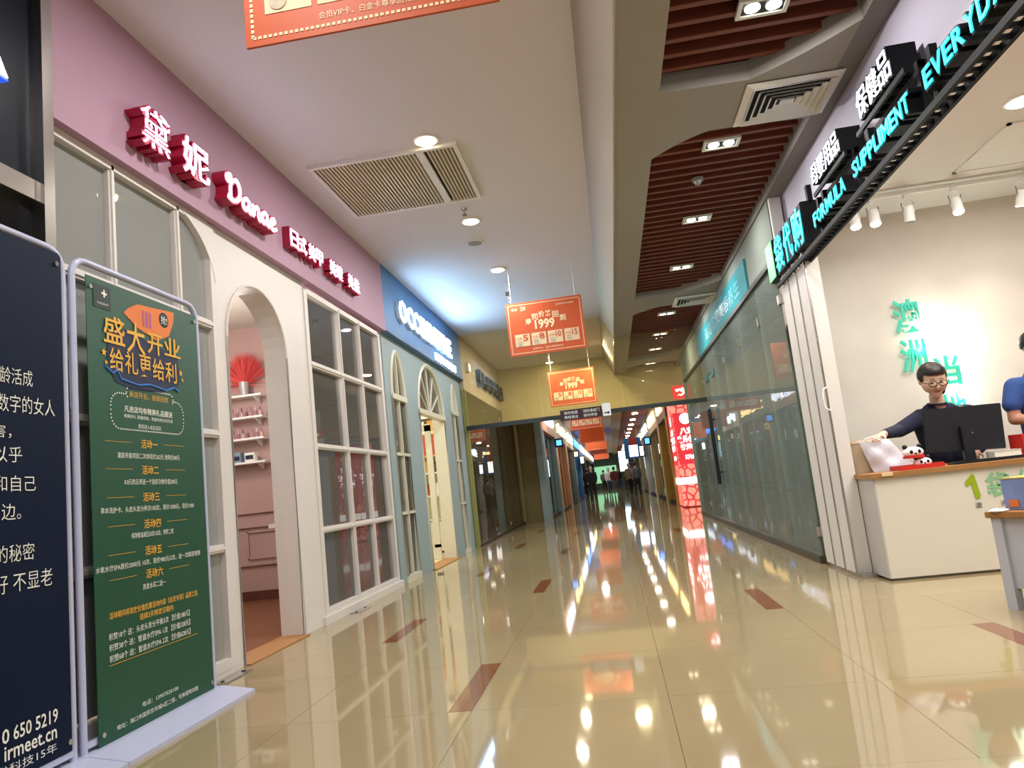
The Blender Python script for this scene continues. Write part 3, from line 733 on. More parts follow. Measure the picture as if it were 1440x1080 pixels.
t = stand(2.05, 3.085, 2.345, 'silver tube banner stand holding a dark navy poster, cut off at the left edge')
bn = box('banner', -2.447, -2.444, 2.09, 3.062, .10, 2.325, M_NBAN, t)
P_ = -2.441
for s, a, b, z0, z1 in (('龄活成', 2.70, 2.875, 1.665, 1.735), ('数字的女人', 2.685, 3.0, 1.545, 1.62), ('害，', 2.66, 2.755, 1.435, 1.49), ('以乎', 2.665, 2.81, 1.335, 1.40), ('和自己', 2.665, 2.882, 1.215, 1.28),
                         ('边。', 2.70, 2.80, 1.10, 1.165), ('的秘密', 2.67, 2.868, .93, 1.0), ('好 不显老', 2.66, 2.965, .81, .885), ('650 5219', 2.745, 2.98, .245, .30), ('irmeet.cn', 2.70, 2.972, .18, .235), ('发科技15年', 2.66, 2.97, .128, .165)):
    T(s, 'L', P_, a, b, z0, z1, M_PW, bn, bold=.012 if s[0] in '6i' else -.006)
T('0', 'L', P_, 2.69, 2.725, .245, .30, M_PW, bn, bold=.012)
for y, z in ((3.03, 2.27), (3.045, .14)):
    bm = NB(); cyl(bm, (-2.444, y, z), (-2.436, y, z), .012, .012, 12); mk('eyelet', bm, M_CHROME, bn, True)
t = stand(3.15, 4.225, 2.345, 'silver tube banner stand holding the green opening-offer poster')
bn = box('banner', -2.443, -2.440, 3.222, 4.198, .045, 2.275, M_GREEN, t)
P_ = -2.4375; Q_ = -2.4355
def print_poly(pts, m, name='print', x=None, parent=None):
    bm = NB(); xx = P_ if x is None else x; prism(bm, pts, xx - .001, xx); return mk(name, bm, m, parent or bn)
M_DKP = mat('print_dark', '0a2320', .5); M_OR2 = mat('print_orange', 'd9742e', .6, noise=.1); M_NV = mat('print_navy', '0e1a3c', .6)
lg = print_poly([(3.272, 2.125), (3.40, 2.125), (3.40, 2.245), (3.272, 2.245)], M_DKP, 'logo')
T('+', 'L', Q_, 3.33, 3.37, 2.185, 2.225, M_PW, lg, bold=.03); T('YOUNG BEAUTY', 'L', Q_, 3.295, 3.38, 2.145, 2.155, M_PW, lg)
print_poly([(3.50, 2.14), (3.54, 2.175), (3.62, 2.215), (3.75, 2.225), (3.96, 2.245), (3.95, 2.18), (3.90, 2.09), (3.78, 2.04), (3.62, 2.08)], M_OR2, 'orange_blob')
print_poly([(3.36, 1.92), (3.40, 2.03), (3.55, 2.06), (3.70, 2.02), (3.97, 1.98), (4.0, 1.86), (3.97, 1.80), (3.8, 1.745), (3.55, 1.735), (3.42, 1.76), (3.36, 1.84)], M_NV, 'dark_backing')
bm = NB(); tube(bm, [(P_, y, z) for y, z in ((3.345, 1.83), (3.40, 1.80), (3.43, 1.83), (3.46, 1.78), (3.60, 1.765), (3.70, 1.78), (3.85, 1.765), (3.93, 1.79), (3.97, 1.77))], .006, 5); mk('blue_flourish', bm, mat('print_blue', '1f6fc0', .5), bn)
c = NB(); cyl(c, (P_ - .001, 3.855, 2.175), (P_ + .001, 3.855, 2.175), .045, .045, 20); c = mk('price_disc', c, M_BLACK, bn); T('抢!', 'L', Q_ + .001, 3.825, 3.885, 2.15, 2.20, M_PW, c)
bm = NB()
for k in range(3): bx(bm, Q_ - .001, Q_, 3.66 + k * .03, 3.675 + k * .03, 2.10, 2.19)
mk('gift_print', bm, mat('print_violet', 'a05a90', .6), bn)
for ch, a, b, z0, z1 in (('盛', 3.335, 3.50, 1.955, 2.10), ('大', 3.515, 3.67, 1.93, 2.105), ('开', 3.69, 3.83, 1.955, 2.075), ('业', 3.845, 4.005, 1.97, 2.08)):
    T(ch, 'L', Q_ + .001, a, b, z0, z1, M_GOLD, bn, bold=.012)
for k, ch in enumerate('给礼更给利'): T(ch, 'L', Q_ + .001, 3.375 + .118 * k, 3.375 + .118 * k + .108, 1.815, 1.935, M_GOLD, bn, bold=.008)
def star(y, z, r):
    print_poly([(y + (r if k % 2 == 0 else r * .45) * math.sin(PI * k / 5), z + (r if k % 2 == 0 else r * .45) * math.cos(PI * k / 5)) for k in range(10)], M_GOLD, 'star', Q_)
star(3.335, 1.90, .022); star(3.35, 1.85, .014); star(4.0, 1.885, .02); star(4.015, 1.845, .013)
# dotted rounded frame
bm = NB()
def rr(y0, y1, z0, z1, r, n):
    P = []
    seg = [('l', (y0 + r, z1), (y1 - r, z1)), ('a', (y1 - r, z1 - r), PI / 2, 0), ('l', (y1, z1 - r), (y1, z0 + r)), ('a', (y1 - r, z0 + r), 0, -PI / 2), ('l', (y1 - r, z0), (y0 + r, z0)), ('a', (y0 + r, z0 + r), -PI / 2, -PI), ('l', (y0, z0 + r), (y0, z1 - r)), ('a', (y0 + r, z1 - r), PI, PI / 2)]
    for s in seg:
        if s[0] == 'l':
            L = math.hypot(s[2][0] - s[1][0], s[2][1] - s[1][1]); k = max(1, int(L / .016))
            P += [(s[1][0] + (s[2][0] - s[1][0]) * i / k, s[1][1] + (s[2][1] - s[1][1]) * i / k) for i in range(k)]
        else:
            k = max(2, int(r * PI / 2 / .016)); P += [(s[1][0] + r * math.cos(s[2] + (s[3] - s[2]) * i / k), s[1][1] + r * math.sin(s[2] + (s[3] - s[2]) * i / k)) for i in range(k)]
    return P
for y, z in rr(3.375, 4.01, 1.52, 1.705, .07, 0) + rr(3.50, 3.915, 1.685, 1.745, .028, 0):
    if not (3.51 < y < 3.905 and 1.68 < z < 1.74): bx(bm, P_ - .001, P_, y - .0038, y + .0038, z - .0038, z + .0038)
mk('dotted_frame', bm, M_PW, bn, kind='stuff')
T('新店开业，感恩回馈', 'L', P_, 3.525, 3.865, 1.692, 1.725, M_GOLD, bn)
T('凡进店均有精美礼品赠送', 'L', P_, 3.478, 3.90, 1.61, 1.645, M_PW, bn, bold=.01); T('精美好礼 限量抢购，数量有限先到先得', 'L', P_, 3.476, 3.90, 1.58, 1.60, M_PW, bn); T('即将进入本店活动', 'L', P_, 3.59, 3.785, 1.53, 1.555, M_PW, bn)
for k, (h, z) in enumerate(zip('一二三四五六', (1.45, 1.312, 1.17, 1.03, .893, .775))):
    T('活动' + h, 'L', P_, 3.605, 3.75, z - .024, z + .024, M_GOLD, bn, bold=.012)
    bm = NB(); bx(bm, P_ - .001, P_, 3.325, 3.53, z + .002, z + .004); bx(bm, P_ - .001, P_, 3.81, 4.0, z + .002, z + .004); mk('rule_line', bm, M_GOLD, bn)
for s, a, b, z in (('面部多款项目二次体验价262元 抢购价88元', 3.416, 3.952, 1.385), ('8.8元购五项送一个刮痧次券价值380元', 3.46, 3.92, 1.25), ('草本洗护卡、头皮头发分养次100次，原价1500元，现价1000', 3.278, 4.074, 1.111),
                    ('纯净推油减压20次/10次，养肝二项', 3.50, 3.86, .977), ('水氧水疗SPA原价2000元 10次，现价980元/2次，送一次眼部按摩', 3.232, 4.117, .835), ('洗发水买二送一', 3.575, 3.77, .714)):
    T(s, 'L', P_, a, b, z - .015, z + .015, M_PW, bn)
T('活动期间将发放价值优惠活动内容《会员专享》品质之选', 'L', P_, 3.315, 4.067, .598, .63, M_GOLD, bn, bold=.01); T('连续3天特定日期内', 'L', P_, 3.541, 3.828, .555, .587, M_GOLD, bn, bold=.01)
for s, z in (('积赞18个 送：头皮头发分平衡3次 【价值188元】', .518), ('积赞38个 送：管道水疗SPA 1次 【价值328元】', .468), ('积赞68个 送：管道水疗SPA 2次 【价值628元】', .418)): T(s, 'L', P_, 3.308, 3.98, z - .016, z + .016, M_PW, bn)
bm = NB(); bx(bm, P_ - .001, P_, 3.304, 4.05, .388, .390); mk('rule_line', bm, M_GOLD, bn)
T('电话：13907520100', 'L', P_, 3.538, 3.841, .138, .162, M_PW, bn); T('地址：海口市国贸京华城A区二楼，号美容院对面', 'L', P_, 3.344, 4.028, .088, .112, M_PW, bn)
for y, z in ((3.25, 2.22), (4.17, 2.235), (3.25, .10), (4.17, .09)):
    bm = NB(); cyl(bm, (-2.440, y, z), (-2.432, y, z), .012, .012, 12); mk('eyelet', bm, M_CHROME, bn, True)

# ---- floor spring plates
for y0, lab in ((4.50, 'steel floor hinge plate beside the green banner stand'), (6.95, 'steel floor hinge plate before the gridded pink shop window')):
    t = thing('hinge_plate', lab, 'hinge plate', (-2.58, y0 + .15, 0))
    box('plate', -2.63, -2.53, y0, y0 + .34, .0, .008, M_STEEL, t, bev=.002)
    for dy in (.04, .30):
        bm = NB(); cyl(bm, (-2.58, y0 + dy, .008), (-2.58, y0 + dy, .012), .012, .012, 10); mk('screw', bm, M_BLACK, t)

# ---- pink salon: shelves, bottles, flowers
PC = [mat('polish_' + c, h, .25, noise=0) for c, h in (('rose', 'b06a70'), ('mauve', '8a5a6a'), ('nude', 'c8a090'), ('plum', '5a2a3a'))]
def bottle(x, y, z, m, label, group, r=.013, h=.085, capm=M_BLACK):
    t = thing('polish_bottle', label, 'bottle', (x, y, z), group)
    bm = NB(); cyl(bm, (x, y, z), (x, y, z + h * .55), r, r * .9, 8); mk('body', bm, m, t, True)
    bm = NB(); cyl(bm, (x, y, z + h * .55), (x, y, z + h), r * .55, r * .45, 8); mk('cap', bm, capm, t, True)
for j, (z, lab) in enumerate(((2.505, 'top'), (2.235, 'second'), (1.97, 'third'), (1.68, 'lowest'))):
    t = thing('wall_shelf', 'white shelf, %s of four inside the arched doorway' % lab, 'shelf', (-4.45, 8.6, z))
    box('board', -4.85, -4.14, 8.50, 8.68, z - .025, z, M_WPL, t); 
    for x in (-4.75, -4.25):
        bm = NB(); prism(bm, [(8.68, z - .10), (8.68, z - .025), (8.53, z - .025)], x - .01, x + .01); mk('bracket', bm, M_WPL, t)
for j, z in ((1, 2.236), (2, 1.971)):
    lab = 'small nail polish bottles on the %s shelf inside the arched doorway' % ('second', 'third')[j - 1]
    for k in range(11): bottle(-4.80 + .06 * k, 8.58, z, PC[k % 4], lab, lab, .017, .12, PC[(k + 1) % 4])
for k in range(3):
    t = thing('cosmetics_box', ('pale', 'blue-grey', 'white')[k] + ' cosmetics box on the lowest shelf inside the arched doorway', 'box', (-4.72 + .17 * k, 8.6, 1.68))
    box('carton', -4.78 + .18 * k, -4.65 + .18 * k, 8.54, 8.64, 1.681, 1.83 - .02 * k, (M_WPL, mat('grey_blue', '7a90a0', .5), M_PW)[k], t, bev=.004)
    box('label', -4.765 + .18 * k, -4.665 + .18 * k, 8.535, 8.54, 1.71, 1.76, M_NV, t)
t = thing('feather_bouquet', 'coral red feathery dried bouquet in a glass vase on the top salon shelf', 'plant', (-4.40, 8.6, 2.506))
bm = NB(); cyl(bm, (-4.40, 8.6, 2.507), (-4.40, 8.6, 2.68), .05, .065, 14); mk('vase', bm, mat('vase_grey', 'a8a0a0', .2), t, True)
bm = NB()
for k in range(900):
    a = random.gauss(0, .62); b = random.gauss(0, .5); L = random.uniform(.14, .44) * (1 - .12 * abs(a))
    p0 = Vector((-4.40, 8.6, 2.66)); d = Vector((math.sin(a), min(.12, math.sin(b) * .5), math.cos(a))).normalized(); q = p0 + d * L
    s = Vector((-d.z, random.uniform(-1, 1), d.x)).normalized() * .0022; m_ = p0 + d * L * .7
    vs = [bm.verts.new(p) for p in (p0 + s * .3, m_ + s * 1.6, q, m_ - s * 1.6)]; bm.faces.new(vs)
mk('plumes', bm, mat('coral', 'd94a48', .7), t, kind='stuff')
# window-side furniture in the salon
t = thing('display_shelf', 'pale display shelves with dark nail tools seen through the gridded window', 'shelf', (-4.2, 8.55, 1.9))
for z in (2.06, 1.78, 1.5): box('board', -4.05, -2.95, 8.50, 8.68, z - .03, z, M_WPL, t)
for j, z in enumerate((2.061, 1.781)):
    lab = 'black-capped polish bottles on the %s display shelf behind the gridded window' % ('upper', 'lower')[j]
    for k in range(13): bottle(-4.0 + .08 * k, 8.58, z, M_BLACK, lab, lab, .02, .15, M_BLACK)
t = thing('manicure_cabinet', 'pink panelled cabinet standing behind the lowest panes of the gridded window', 'cabinet', (-3.3, 7.3, 0))
M_CAB = mat('cabinet_pink', 'c9848a', .5)
box('body', -3.35, -2.98, 7.0, 8.5, .012, .88, M_CAB, t); box('top', -3.4, -2.95, 6.97, 8.53, .88, .92, M_WPL, t)
for k in range(4):
    bm = NB(); y0 = 7.03 + k * .365
    for a in ((y0, y0 + .32, .12, .15), (y0, y0 + .32, .80, .83), (y0, y0 + .03, .15, .80), (y0 + .29, y0 + .32, .15, .80)): bx(bm, -2.98, -2.965, *a)
    d = mk('panel_moulding', bm, M_CAB, t)
t = thing('salon_chair', 'grey upholstered salon chair behind the gridded window', 'chair', (-3.67, 8.4, 0))
bm = NB(); bx(bm, -3.88, -3.45, 8.18, 8.5, .45, .60); bmesh.ops.bevel(bm, geom=bm.edges[:], offset=.04, segments=2, affect='EDGES'); mk('seat', bm, M_GREY, t, True)
bm = NB(); bx(bm, -3.88, -3.45, 8.48, 8.60, .55, 1.40); bmesh.ops.bevel(bm, geom=bm.edges[:], offset=.05, segments=2, affect='EDGES'); mk('backrest', bm, M_GREY, t, True)
bm = NB(); cyl(bm, (-3.67, 8.40, .03), (-3.67, 8.40, .46), .03); cyl(bm, (-3.67, 8.40, .012), (-3.67, 8.40, .04), .20, .18, 20); mk('pedestal', bm, M_CHROME, t, True)

# ---- boutique shelves and goods (seen through its doorway)
t = thing('goods_rack', 'white shelf unit of small goods seen through the cream arched doorway', 'shelf', (-3.5, 13.4, 0))
box('side', -4.6, -4.56, 13.15, 13.57, .012, 2.5, M_WPL, t); box('side', -2.98, -2.94, 13.15, 13.57, .012, 2.5, M_WPL, t)
for z in (.62, 1.05, 1.46, 1.82, 2.2, 2.48): box('shelf', -4.56, -2.98, 13.18, 13.57, z - .03, z, M_WPL, t)
box('cupboard', -4.56, -2.98, 13.2, 13.57, .05, .58, M_WPL, t)
GC = [mat('goods_' + c, h, .5, noise=.1, scale=20) for c, h in (('red', 'b8402c'), ('amber', 'c89a3c'), ('teal', '3a7a78'), ('white', 'e4e0d4'), ('brown', '5a3a2a'))]
for j, z in enumerate((1.051, 1.461, 1.821, 2.201)):
    for k in range(7):
        lab = 'small carton on the %s shelf of the boutique rack' % ('lowest', 'second', 'third', 'top')[j]
        h = random.uniform(.14, .26); x = -4.50 + .205 * k
        o = thing('carton', lab, 'box', (x, 13.3, z), lab.replace('small carton', 'cartons'))
        box('box', x, x + random.uniform(.11, .16), 13.24, 13.36, z, z + h, GC[(k * 3 + j) % 5], o, bev=.004)
t = thing('framed_picture', 'gold framed colourful picture hung on the boutique wall', 'picture', (-3.25, 12.9, 1.9))
bm = NB()
for a in ((-3.42, -3.03, 1.74, 1.77), (-3.42, -3.03, 2.14, 2.17), (-3.42, -3.39, 1.77, 2.14), (-3.06, -3.03, 1.77, 2.14)): bx(bm, a[0], a[1], 13.12, 13.16, a[2], a[3])
mk('frame', bm, M_GOLD, t); box('print', -3.39, -3.06, 13.135, 13.14, 1.77, 2.14, GC[0], t)
t = thing('display_table', 'low display table of goods inside the cream arched boutique window', 'table', (-3.4, 9.6, 0))
box('tabletop', -3.7, -3.05, 9.1, 10.2, .75, .79, M_WPL, t)
for x in (-3.66, -3.1):
    for y in (9.14, 10.15): box('leg', x, x + .04, y, y + .04, .012, .75, M_WPL, t)

# ---- teal banner on the glazed shop and small poster
t = thing('shop_name_panel', 'long teal name panel above the green glass shopfront', 'sign', (1.84, 11.2, 3.0))
box('panel', 1.825, 1.845, 8.75, 13.9, 2.985, 3.38, mat('teal_panel', '2f8a94', .7, spec=.2), t)
T('海南欣和美容养生', 'R', 1.823, 12.6, 9.2, 3.08, 3.30, mat('teal_light', '6fbcc0', .4), t)
t = thing('wall_poster', 'small brown framed notice inside the glass near the white shutter', 'poster', (1.95, 7.9, 2.3))
box('print', 1.905, 1.915, 7.72, 8.02, 2.18, 2.52, mat('brown_print', '6a4238', .5, noise=.2, scale=20), t); 
bm = NB()
for a in ((7.70, 8.04, 2.16, 2.18), (7.70, 8.04, 2.52, 2.54), (7.70, 7.72, 2.18, 2.52), (8.02, 8.04, 2.18, 2.52)): bx(bm, 1.90, 1.92, *a)
mk('frame', bm, M_BLACK, t)
# interior of glazed shop: racks
for k, (y, lab) in enumerate(((8.9, 'near'), (10.6, 'middle'), (14.6, 'far'))):
    t = thing('display_rack', 'dim grey display rack behind the green glass, %s one of three' % lab, 'rack', (3.6, y, 0))
    for x in (3.3, 4.1): box('side', x, x + .04, y, y + .5, 0, 1.9, M_GG, t)
    for z in (.3, .75, 1.2, 1.65): box('shelf', 3.34, 4.1, y, y + .5, z, z + .03, M_GG, t)
    for j in range(8): box('goods', 3.38 + (j % 4) * .18, 3.50 + (j % 4) * .18, y + .1, y + .3, (.78, 1.23)[j // 4], (.78, 1.23)[j // 4] + .2, GC[j % 5], t)
t = thing('folding_ladder', 'red-brown folding A-frame stand leaning open behind the glass door', 'stand', (2.15, 14.6, 0))
for nm, p, q in (('leg', (2.0, 14.2, 0), (2.15, 14.6, 1.5)), ('leg', (2.3, 15.0, 0), (2.15, 14.6, 1.5)), ('leg', (2.3, 14.2, 0), (2.2, 14.6, 1.5)), ('leg', (2.0, 15.0, 0), (2.1, 14.6, 1.5))):
    bm = NB(); tube(bm, [p, q], .018, 6); mk(nm, bm, mat('rust_red', '7a2e28', .5), t)

# ---- right shop hanging sign
M_SB = mat('sign_black', '0c0e12', .6, noise=.1, spec=.2)
t = thing('sign_truss', 'black steel ladder truss hung under the lavender fascia of the open shop', 'sign frame', (1.88, 4.5, 2.62))
for x in (1.80, 1.89): box('rail', x - .010, x + .012, 1.6, 7.25, 2.63, 2.665, M_SB, t)
y = 1.7; o0 = None
while y < 7.2:
    if o0 is None: o0 = box('rung', 1.80, 1.89, 0, .018, 2.64, 2.66, M_SB, t); oy = o0.location.y; o = o0
    else: o = o0.copy(); COL.objects.link(o)
    o.location.y = oy + y; y += .085
for y in (7.1, 5.87, 5.72, 4.98, 4.70, 3.93, 3.78, 2.95): box('post', 1.855, 1.895, y - .02, y + .02, 2.66, 3.0, M_SB, t)
for y in (7.1, 5.87, 4.98, 3.93, 2.95): box('wall_arm', 1.86, 1.985, y - .02, y + .02, 2.96, 3.0, M_SB, t)
box('post', 1.86, 1.90, 6.09, 6.14, 3.07, 3.20, M_SB, t)
for a, b in ((5.0, 5.72), (3.98, 4.70)): 
    for x in (1.80, 1.89): box('rail', x - .008, x + .01, a - .05, b, 2.955, 2.985, M_SB, t)
def rsign(t, chars, bounds, z0, z1, m, boxes=True, dep=.16, x=1.79, bold=.01, gap=.0):
    for ch, (a, b) in zip(chars, bounds):     # a far y, b near y
        if boxes:
            p = box('letter_box', x + .002, x + dep, b - .012, a + .012, z0 - .015, z1 + .015, M_SB, t, bev=.008)
        else:
            p = T(ch, 'R', x + dep, a + .01, b - .01, z0 - .012, z1 + .012, M_SB, t, depth=dep, bold=.04, name='letter_box')
        T(ch, 'R', x - .001, a, b, z0, z1, m, p, depth=.006, bold=bold, name='lit_face')
def spread(a, b, n, gap=.12): wd = (a - b) / (n - 1 + 1); return [(a - i * wd, a - (i + 1) * wd + wd * gap) for i in range(n)]
M_LW = mat('lit_soft_white', 'eef6ff', emit=1.8, noise=0)
t = thing('logo_sign', 'cyan-lit logo characters led by a green numeral one on the black truss', 'sign', (1.85, 6.7, 2.7))
rsign(t, '1', [(7.45, 7.20)], 2.74, 3.09, M_GRN, True, bold=.05)
rsign(t, '袋代购', [(7.12, 6.82), (6.76, 6.48), (6.42, 6.12)], 2.74, 3.06, M_CYAN, True, bold=.012)
t = thing('baby_goods_sign', 'four white-lit characters in black boxes above the nearer-end cyan word with seven letters', 'sign', (1.85, 5.3, 3.0))
rsign(t, '母婴用品', spread(5.68, 5.0, 4, .08), 3.02, 3.17, M_LW, False, bold=-.008)
t = thing('health_goods_sign', 'three white-lit characters in black boxes above the ten-letter cyan word', 'sign', (1.85, 4.3, 3.0))
rsign(t, '保健品', spread(4.60, 4.05, 3, .08), 3.02, 3.19, M_LW, False, bold=-.008)
def word(s, a, b):
    wds = [{'I': .45, 'M': 1.25, 'L': .8, 'E': .85, 'F': .85, 'Y': 1.0}.get(c, 1) for c in s]; k = (a - b) / (sum(wds) + .2 * (len(s) - 1)); out = []; y = a
    for w_ in wds: out.append((y, y - w_ * k)); y -= (w_ + .2) * k
    return out
for nm, s, a, b, lab in (('formula_sign', 'FORMULA', 5.80, 5.03, 'cyan-lit word of seven letters on the truss next to the logo characters'),
                          ('suppliment_sign', 'SUPPLIMENT', 4.85, 3.93, 'cyan-lit word of ten letters in the middle of the black truss'),
                          ('everyday_sign', 'EVERYDAY', 3.73, 2.84, 'cyan-lit word cut off by the top right corner, at the near end of the truss')):
    t = thing(nm.replace('formula', 'word').replace('suppliment', 'word').replace('everyday', 'word'), lab, 'sign', (1.85, (a + b) / 2, 2.7))
    rsign(t, s, word(s, a, b), 2.745, 2.845, M_CYAN, False, dep=.14, bold=.012)

# ---- shop interior: track lights
t = thing('light_track', 'long white ceiling track running across the open shop before its back wall', 'light track', (4.2, 7.25, 3.4))
box('rail', 2.45, 6.4, 7.22, 7.26, 3.37, 3.41, M_WPL, t); 
for x in (2.6, 4.2, 5.9): box('mount', x - .02, x + .02, 7.22, 7.26, 3.41, 3.44, M_WPL, t)
TRK = [(2.60, 1, 'first'), (2.78, 1, 'second'), (3.10, 0, 'third, unlit'), (3.53, 1, 'fourth'), (4.13, 1, 'fifth')]
for x, on, lab in TRK:
    o = thing('track_spotlight', 'white track spotlight, %s from the shutter side' % lab, 'light', (x, 7.24, 3.37))
    bm = NB(); bx(bm, x - .025, x + .025, 7.215, 7.265, 3.33, 3.37); mk('adapter', bm, M_WPL, o)
    bm = NB(); tube(bm, [(x - .05, 7.24, 3.19), (x - .055, 7.24, 3.29), (x - .02, 7.24, 3.34), (x + .02, 7.24, 3.34), (x + .055, 7.24, 3.29), (x + .05, 7.24, 3.19)], .007, 6); mk('yoke', bm, M_WPL, o, True)
    d = Vector((-.1, .35 if x > 4 else -.35, -1)).normalized() if on else Vector((0, .1, -1)).normalized()
    p = Vector((x, 7.24, 3.25)); bm = NB(); cyl(bm, p, p + d * .15, .045, .05, 16); mk('barrel', bm, M_WPL, o, True)
    bm = NB(); cyl(bm, p + d * .145, p + d * .156, .043, .043, 16); mk('lens', bm, mat('spot_lit', 'fff4dc', emit=25, noise=0) if on else M_GREY, o)
    if on:
        l = light('track_beam', 'SPOT', p + d * .17, 16, (1, .88, .72), .03, spot=1.5, blend=.8)
        l.rotation_euler = d.to_track_quat('-Z', 'Y').to_euler()
for x, y in ((3.35, 5.65), (3.3, 2.6), (5.3, 4.2)):
    o = thing('downlight', {5.65: 'bright round downlight in the open shop ceiling near the right edge', 2.6: 'round downlight in the open shop ceiling nearest the entrance', 4.2: 'round downlight deep in the open shop ceiling'}[y], 'light', (x, y, 3.44))
    bm = NB(); cyl(bm, (x, y, 3.44), (x, y, 3.425), .13, .12, 24); mk('trim_ring', bm, M_WPL, o, True)
    bm = NB(); sph(bm, (x, y, 3.424), .10, 20, (1, 1, .2)); mk('lamp', bm, M_COOL, o, True)
# halo-lit wall characters: slightly emissive, bare point lights added at the wall make the halo
t = thing('wall_characters', 'large teal vertical characters with a bright halo on the shop back wall', 'sign', (3.2, 7.95, 2.0))
M_TL = mat('teal_char', '2fb79c', .4, noise=.03, emit=.25)
for ch, a, b, z0, z1 in (('澳', 3.06, 3.33, 2.14, 2.49), ('洲', 3.06, 3.31, 1.73, 2.07), ('当', 3.36, 3.60, 1.55, 1.86), ('地', 3.36, 3.60, 1.16, 1.47)):
    T(ch, 'C', 7.955, a, b, z0, z1, M_TL, t, depth=.02, bold=.014, name='character')
for x, z, e in ((3.40, 2.15, 6), (3.60, 1.95, 10), (3.56, 1.45, 4), (3.25, 1.95, 1.5)):
    light('halo_lamp', 'POINT', (x, 7.93, z), e, (.95, 1, .85), .05)

# ---- counter
t = thing('shop_counter', 'white shop counter with a wooden top edge and green logo', 'counter', (2.9, 6.4, 0))
M_CT = mat('counter_white', 'd8d2c4', .4, noise=.02)
box('body', 1.975, 4.6, 6.05, 6.80, .02, .775, M_CT, t); box('side_panel', 1.962, 1.975, 6.05, 6.80, .02, .775, mat('counter_side', 'b8b6b0', .4), t)
box('countertop', 1.94, 4.65, 6.02, 6.86, .775, .81, M_WOOD, t); box('plinth', 2.0, 4.6, 6.08, 6.78, 0, .02, M_GREY, t)
box('edge_block', 2.02, 2.10, 6.005, 6.02, .785, .81, mat('pale_wood', 'd8c090', .5), t)
M_LG = mat('lime', '93a814', .5); M_PG = mat('pale_green', '86b98a', .5)
ONE = [(.62, 0), (.95, .04), (1.0, .16), (.80, .98), (.62, 1.0), (.05, .74), (0, .62), (.08, .54), (.24, .56), (.44, .66), (.58, .06)]
bm = NB(); prism(bm, [(2.612 + .095 * p[0], .545 + .185 * p[1]) for p in ONE], 6.044, 6.049, 'Y'); mk('numeral', bm, M_LG, t)
T('袋', 'C', 6.046, 2.755, 2.94, .545, .73, M_PG, t, bold=.03); T('代', 'C', 6.046, 2.97, 3.13, .545, .73, M_PG, t, bold=.03)
for ch, x in (('澳', 2.655), ('洲', 2.835), ('当', 3.0), ('地', 3.17)): T(ch, 'C', 6.046, x, x + .05, .475, .52, M_BLACK, t)
# monitor
M_MON = mat('monitor_black', '12161f', .4, noise=.05)
t = thing('computer_monitor', 'black computer monitor seen from behind on the white counter', 'monitor', (2.87, 6.5, .81))
bm = NB(); prism(bm, [(2.575, .915), (3.175, .89), (3.20, 1.26), (2.585, 1.275)], 6.50, 6.53, 'Y'); bmesh.ops.bevel(bm, geom=bm.edges[:], offset=.005, segments=2, affect='EDGES'); mk('screen_back', bm, M_MON, t)
box('stand_neck', 2.84, 2.92, 6.46, 6.52, .82, 1.1, M_MON, t, bev=.005); box('stand_foot', 2.76, 3.0, 6.38, 6.60, .811, .825, M_MON, t, bev=.004)
T('DELL', 'C', 6.497, 2.85, 2.95, 1.04, 1.07, mat('logo_grey', '8a93a8', .3), t)
t = thing('keyboard', 'black keyboard lying on the counter in front of the monitor', 'keyboard', (3.05, 6.2, .81))
box('base', 2.62, 3.3, 6.16, 6.30, .811, .827, M_MON, t, bev=.004)
bm = NB()
for i in range(22):
    for j in range(4): bx(bm, 2.635 + i * .030, 2.659 + i * .030, 6.17 + j * .031, 6.195 + j * .031, .827, .832)
mk('keys', bm, M_BLACK, t, kind='stuff')
t = thing('paper_stack', 'white paper block under the right corner of the monitor', 'paper', (3.12, 6.44, .811))
box('sheets', 3.02, 3.22, 6.38, 6.52, .811, .875, M_PW, t); box('top_sheet', 3.025, 3.225, 6.375, 6.515, .8755, .8775, M_WPL, t)
t = thing('gift_carton', 'cardboard carton with a red end on the counter by the man', 'box', (3.35, 6.5, .81))
box('carton', 3.27, 3.7, 6.42, 6.62, .811, .985, mat('cardboard', 'a88860', .7, noise=.1), t, bev=.003); box('red_end', 3.262, 3.33, 6.415, 6.625, .812, .99, M_RED, t, bev=.003)
t = thing('bin_box', 'beige round canister at the shutter end of the counter', 'canister', (2.05, 6.6, .81))
bm = NB(); cyl(bm, (2.075, 6.6, .811), (2.075, 6.6, 1.06), .10, .11, 24); mk('body', bm, mat('canister_beige', 'c8b89c', .5), t, True)
bm = NB(); cyl(bm, (2.075, 6.6, 1.06), (2.075, 6.6, 1.085), .12, .115, 24); mk('lid', bm, mat('lid_blush', 'd8bda8', .5), t, True)
t = thing('plastic_bag', 'crumpled translucent white plastic bag on the counter under the hand', 'bag', (2.22, 6.42, .81))
bm = NB()
NXB, NZB = 9, 9
def bagp(i, j, s):
    u, v = i / NXB, j / NZB; wv = .006 * math.sin(9 * u + 5 * v) + .005 * math.sin(12 * v - 6 * u)
    return (2.09 + .07 * 0 + u * .24 + (1 - v) * .09 * (u + .2) - v * .06, 6.44 + s * (.06 * math.sin(PI * u) * (1 - v * .8) + .004) + wv, .811 + v * .25 + .01 * math.sin(9 * u) * v)
for s in (-1, 1):
    vs = [[bm.verts.new(bagp(i, j, s)) for j in range(NZB + 1)] for i in range(NXB + 1)]
    for i in range(NXB):
        for j in range(NZB): bm.faces.new((vs[i][j], vs[i + 1][j], vs[i + 1][j + 1], vs[i][j + 1]))
mk('bag_film', bm, mat('bag_white', 'c4c2ca', .3, noise=.12, scale=25), t, True)
